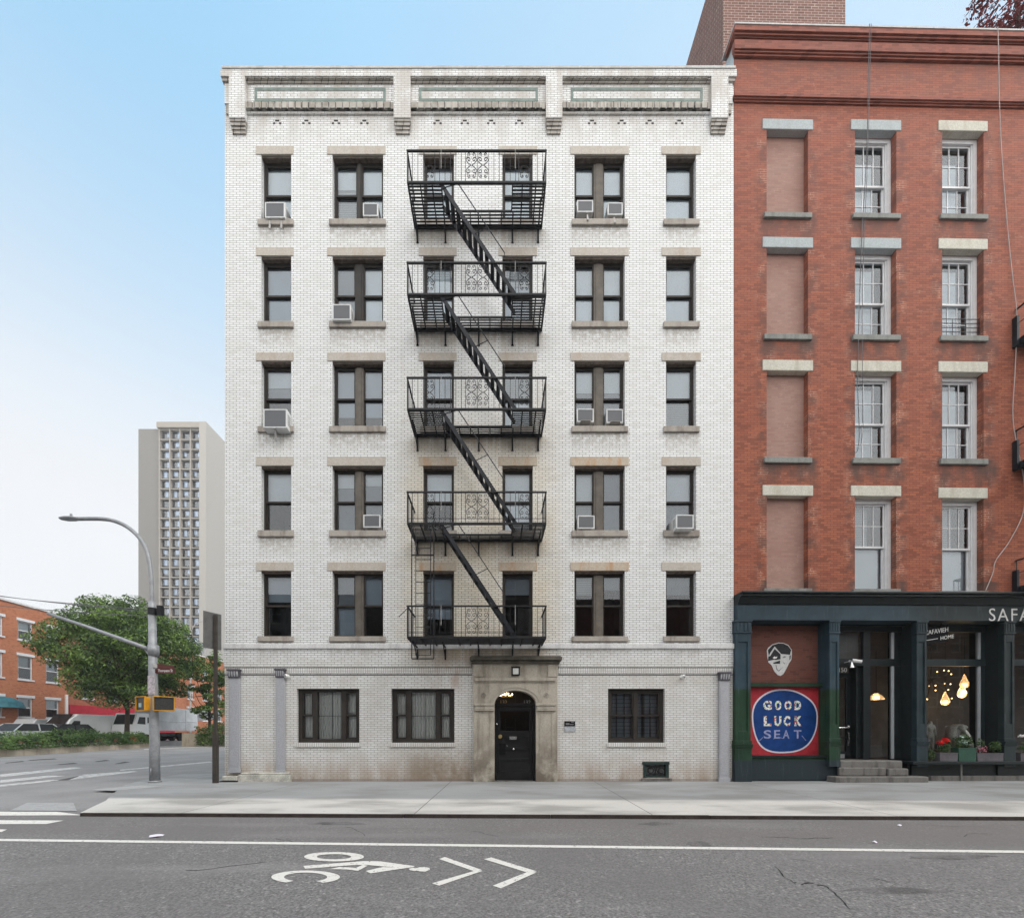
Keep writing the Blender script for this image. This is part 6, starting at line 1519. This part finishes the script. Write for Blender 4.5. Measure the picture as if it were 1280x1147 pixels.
# vehicles on the far roadway, which lies a little higher
struct(MB().slab([(-43.5, 8), (-35.6, 8), (-36.6, 62), (-43.5, 62)], ROADZ-.02, .42).build('far_street', M['asphalt']))
def wheel(parent, x, y, z, r, w, side):
    m = MB(); m.lathe([(r*.62, -w/2), (r*.96, -w/2), (r, -w*.35), (r, w*.35), (r*.96, w/2), (r*.62, w/2)], (x, y, z), 18, 'x'); o = m.build('wheel', M['tyre'], parent, smooth=False)
    m = MB(); m.lathe([(.05, -w*.3), (r*.6, -w*.36), (r*.6, w*.36), (.05, w*.3)], (x, y, z), 14, 'x'); m.build('rim', M['chrome'], o)
def vehicle(name, label, cat, x, y, rz_, prof, cabin, wid, mat, wheels, r, glassx=None, lights=True, group=None, z0=.42):
    """profile in (y, z) with the nose at -y; rz turns it"""
    t = thing(name, label, cat, (x, y, z0), rz_, group); w = wid/2
    m = MB(); m.prismx(prof, -w, w); m.build('body', mat, t, bevel=.06)
    if cabin:
        m = MB()
        (y0, z0_), (y1, z1), (y2, z2), (y3, z3) = cabin; iw = w*.80
        vs = [(-w*.97, y0, z0_), (w*.97, y0, z0_), (w*.97, y3, z3), (-w*.97, y3, z3), (-iw, y1, z1), (iw, y1, z1), (iw, y2, z2), (-iw, y2, z2)]
        m.add(vs, [(0,1,5,4),(1,2,6,5),(2,3,7,6),(3,0,4,7),(4,5,6,7),(0,3,2,1)]); m.build('cabin_glass', M['carglass'], t, bevel=.03)
        m = MB(); m.box(-iw-.01, iw+.01, y1+.06, y2-.05, z1-.01, z1+.045)
        for s in (-1, 1):
            m.bar((s*iw, y1, z1), (s*w*.97, y0, z0_), .07); m.bar((s*iw, y2, z2), (s*w*.97, y3, z3), .09); ym = (y1+y2)/2; m.bar((s*(iw+.005), ym, z1), (s*w*.975, ym, z0_), .09)
        m.build('roof', mat, t, bevel=.02)
    for yy in wheels:
        for s in (-1, 1): wheel(t, s*(w-.10), yy, r, r, .24, s)
    if lights:
        for s in (-1, 1):
            y0 = min(p[0] for p in prof); MB().box(s*w*.72-.16, s*w*.72+.16, y0-.015, y0+.12, .62, .78).build('headlight', M['lampglass'], t, bevel=.02)
            y9 = max(p[0] for p in prof); MB().box(s*w*.80-.10, s*w*.80+.10, y9-.1, y9+.012, .75, .95).build('tail_light', M['redpaint'], t)
    return t
car_prof = [(-2.3, .35), (2.3, .35), (2.35, .62), (2.25, 1.0), (1.6, 1.03), (-1.0, 1.0), (-2.15, .82), (-2.32, .60)]
cab = [(-1.05, 1.0), (-.35, 1.44), (1.2, 1.46), (1.95, 1.02)]
suv = [(-1.2, 1.08), (-.5, 1.66), (1.6, 1.68), (2.2, 1.10)]; suv_prof = [(-2.35, .38), (2.35, .38), (2.4, .7), (2.34, 1.1), (1.6, 1.12), (-1.1, 1.1), (-2.2, .95), (-2.36, .66)]
vehicle('parked_car', 'black car parked behind the hedge, next to the white van', 'car', -36.7, px_at(-36.7, 74), 0, suv_prof, suv, 1.86, M['carblack'], (-1.45, 1.40), .34)
vehicle('parked_car', 'silver grey car behind the hedge, in front of the brick townhouse', 'car', -36.9, px_at(-36.9, 26), 0, suv_prof, suv, 1.82, M['carsilver'], (-1.45, 1.40), .34)
vp = [(-2.9, .40), (2.9, .40), (2.95, .8), (2.92, 2.62), (2.7, 2.72), (-1.35, 2.68), (-2.05, 2.15), (-2.55, 1.32), (-2.95, 1.10), (-3.0, .7)]
v = vehicle('delivery_van', 'plain white high roofed delivery van behind the black car', 'van', -39.7, px_at(-39.7, 103), 0, vp, None, 2.05, M['vanwhite'], (-1.9, 1.8), .36)
m = MB(); m.quad((-.9, -2.60, 1.36), (.9, -2.60, 1.36), (.82, -1.50, 2.60), (-.82, -1.50, 2.60)); m.v = [(a, b-.10, c+.08) for a, b, c in m.v]; m.build('windscreen', M['carglass'], v, fix=False)
MB().prismx([(-2.2, 1.45), (-1.2, 1.45), (-1.2, 2.05), (-1.75, 2.05)], 1.026, 1.034).build('side_window', M['carglass'], v); MB().prismx([(-2.2, 1.45), (-1.2, 1.45), (-1.2, 2.05), (-1.75, 2.05)], -1.034, -1.026).build('side_window', M['carglass'], v)
vehicle('parked_car', 'grey van with a pale roof, parked between the white van and the brick townhouse', 'van', -42.2, px_at(-42.2, 52), 0, [(-2.3, .40), (2.3, .40), (2.35, .8), (2.3, 2.2), (-1.2, 2.2), (-1.75, 1.4), (-2.35, 1.1), (-2.4, .7)], None, 1.9, M['carsilver'], (-1.5, 1.5), .34)
tk = thing('dump_truck', 'white cabbed truck with a grey steel body and rear chute on the cross street', 'truck', (-37.4, px_at(-37.4, 176), .42), R(-2))
m = MB(); m.prismx([(-2.0, .75), (.35, .75), (.35, 2.95), (-1.55, 2.95), (-1.95, 1.75), (-2.02, 1.2)], -1.18, 1.18); m.build('cab', M['vanwhite'], tk, bevel=.07)
m = MB(); m.quad((-1.0, -1.955, 1.80), (1.0, -1.955, 1.80), (.96, -1.60, 2.80), (-.96, -1.60, 2.80)); m.v = [(a, b-.03, c) for a, b, c in m.v]; m.build('windscreen', M['carglass'], tk, fix=False)
for s in (-1, 1):
    MB().prismx([(-1.65, 1.85), (-.75, 1.80), (-.75, 2.55), (-1.42, 2.55)], s*1.19-.008, s*1.19+.008).build('side_window', M['carglass'], tk); MB().prismx([(-.5, 1.95), (-.05, 1.95), (-.05, 2.55), (-.5, 2.55)], s*1.19-.008, s*1.19+.008).build('side_window', M['carglass'], tk)
    MB().box(s*.85-.18, s*.85+.18, -2.06, -2.0, .95, 1.15).build('headlight', M['lampglass'], tk)
MB().box(-1.15, 1.15, -2.12, -1.98, .55, .85).build('bumper', M['carblack'], tk)
m = MB(); m.prismx([(.55, 1.15), (6.0, 1.15), (6.3, 1.9), (6.1, 3.6), (.9, 3.75), (.55, 3.3)], -1.22, 1.22); m.box(-1.26, 1.26, .55, 6.0, 2.15, 2.25); m.box(-1.26, 1.26, 4.4, 4.55, 1.2, 3.6); m.build('body', M['greybody'], tk, bevel=.04)
m = MB(); m.prismx([(6.1, 2.3), (9.2, 2.6), (9.2, 3.5), (6.15, 3.75)], -1.0, 1.0); m.build('chute', M['galv'], tk, bevel=.04)
m = MB(); m.box(-.95, .95, -.2, 6.0, .55, .95); m.build('chassis', M['carblack'], tk)
for yy in (-.85, 3.9, 5.1):
    for s in (-1, 1): wheel(tk, s*1.02, yy, .48, .50, .30, s)
# distant street lamp arching above the trees
x, y = gp(238, 60); fl = thing('street_lamp', 'small distant street lamp with a dark curved arm below the tower', 'street lamp', (x, y, 0))
q = lambda px, py: (fx(px, 60)-x, 0, fz(py, 60))
m = MB(); m.tube([(0, 0, 0), q(238, 792)], [.12, .09], 8); m.build('pole', M['bracket'], fl); m = MB(); m.tube(smooth_path([q(238, 792), q(240, 786), q(244, 780), q(250, 776.5), q(257, 775.5)], 4), .07, 6); m.build('lamp_arm', M['bracket'], fl); m = MB(); m.box(*sorted((q(256, 0)[0], q(262, 0)[0])), -.15, .15, q(0, 777)[2], q(0, 775)[2]); m.build('lamp_head', M['bracket'], fl)

# red-leaved tree on the roof
d = 15.5; x, y = fx(1272, d), d-D0
rp_ = thing('roof_planter', 'square planter on the roof holding the red leaved tree', 'planter', (x, y, ZRT-.4)); MB().box(-.6, .6, -.6, .6, 0, .7).build('box', M['boxgrey'], rp_, bevel=.02); MB().box(-.54, .54, -.54, .54, .7, .72).build('soil', M['soil'], rp_)
tree('red_leaved_tree', 'small tree with dark red leaves showing over the red building roof', x, y, 9.6, 4.0, 2.0, 1.8, 5200, .085, M['leafred'], 41, None, .09, (.1, 0), .8, ZRT+.3, 46)
# litter on the asphalt
for (a, b), lab in (((195, 1045), 'larger crumpled white litter scrap on the asphalt between kerb and white line'), ((1093, 1053), 'tiny white scrap of litter on the asphalt in front of the shop'), ((1124, 1032), 'tiny pale bottle cap on the asphalt in front of the shop steps')):
    gx, gy = G(a, b, ROADZ); s_ = .10 if a < 300 else .035; m = MB(); rg = random.Random(a)
    pts_ = [(gx+s_*math.cos(i*.785)*rg.uniform(.6, 1.2), gy+s_*math.sin(i*.785)*rg.uniform(.5, 1), ROADZ+.004+rg.uniform(0, .02)) for i in range(8)]
    m.add(pts_+[(gx, gy, ROADZ+.035)], [(i, (i+1) % 8, 8) for i in range(8)]); tag(m.build('litter', M['murwhite'], None), lab, 'litter')

# ================================================================ OPPOSITE SIDE OF THE STREET (seen in the panes)
M['greywall'] = mat_red_brick('grey_brown_brick', (.13, .10, .085), (.10, .08, .07), (.2, .18, .16), soot=False); M['redwall'] = mat_red_brick('dark_red_brick', (.17, .06, .042), (.13, .045, .033), (.16, .10, .08), soot=False)  # grey brown and darker red brick for the opposite row
for i, (xa_, xb_, h_, mt, lab) in enumerate(((-75, -14.1, 16.0, 'towerc', 'grey stone building across the street, reflected in the panes, left end of its row'), (-14, 6, 18.5, 'greywall', 'grey brown brick building across the street, reflected in the panes, middle of its row'), (6.1, 75, 15.5, 'redwall', 'red brick building across the street, reflected in the shop windows'))):
    t = thing('brick_building', lab, 'brick building', (xb_, -31, 0), math.pi); L = xb_-xa_; ops_ = []
    for z in (1.0, 4.3, 7.6, 10.4, 13.2, 15.8):
        k = 1.2
        while k+1.2 < L:
            if z+1.9 < h_-.5: ops_.append((k, k+1.15, z, z+1.9))
            k += 2.6
    mb = MB(); wall_grid(mb, 0, L, ROADZ, h_, ops_, 0, .2); mb.quad((0, 9, 0), (0, 9, h_), (L, 9, h_), (L, 9, 0)); mb.quad((0, 0, h_), (L, 0, h_), (L, 9, h_), (0, 9, h_)); mb.quad((0, 0, 0), (0, 0, h_), (0, 9, h_), (0, 9, 0)); mb.quad((L, 0, 0), (L, 9, 0), (L, 9, h_), (L, 0, h_))
    mb.build('wall', M[mt], t, fix=False); MB().box(.1, L-.1, .5, .6, 0, h_-.2).build('room_interior', M['room'], t)
    m = MB(); m.box(-.05, L+.05, -.3, .0-.001, h_-.5, h_+.1); m.build('cornice', M['greywall'], t)
    for (a, b, c, d_) in ops_:
        w = MB().box(a, b, .14, .2, (c+d_)/2-.03, (c+d_)/2+.03).box(a, a+.08, .14, .2, c, d_).box(b-.08, b, .14, .2, c, d_).build('window', M['wframe'], t); MB().box(a-.1, b+.1, -.05, .1, c-.15, c-.003).build('sill', M['whitelintel'], w)
struct(MB().slab([(-60, -31), (60, -31), (60, -27), (-60, -27)], -.3, .0).build('pavement', M['concrete']))

# light summer haze over the whole place
hm = bpy.data.materials.new('haze_air'); hm.use_nodes = True; hn_ = hm.node_tree.nodes; hn_.clear()
ho = hn_.new('ShaderNodeOutputMaterial'); hv_ = hn_.new('ShaderNodeVolumePrincipled'); hv_.inputs['Color'].default_value = (.93, .95, .97, 1); hv_.inputs['Density'].default_value = HAZE; hv_.inputs['Anisotropy'].default_value = .2
hm.node_tree.links.new(hv_.outputs[0], ho.inputs['Volume'])
hz_o = MB().box(-335, 205, -65, 405, ROADZ-1.0, 96).build('haze', hm); hz_o['kind'] = 'stuff'
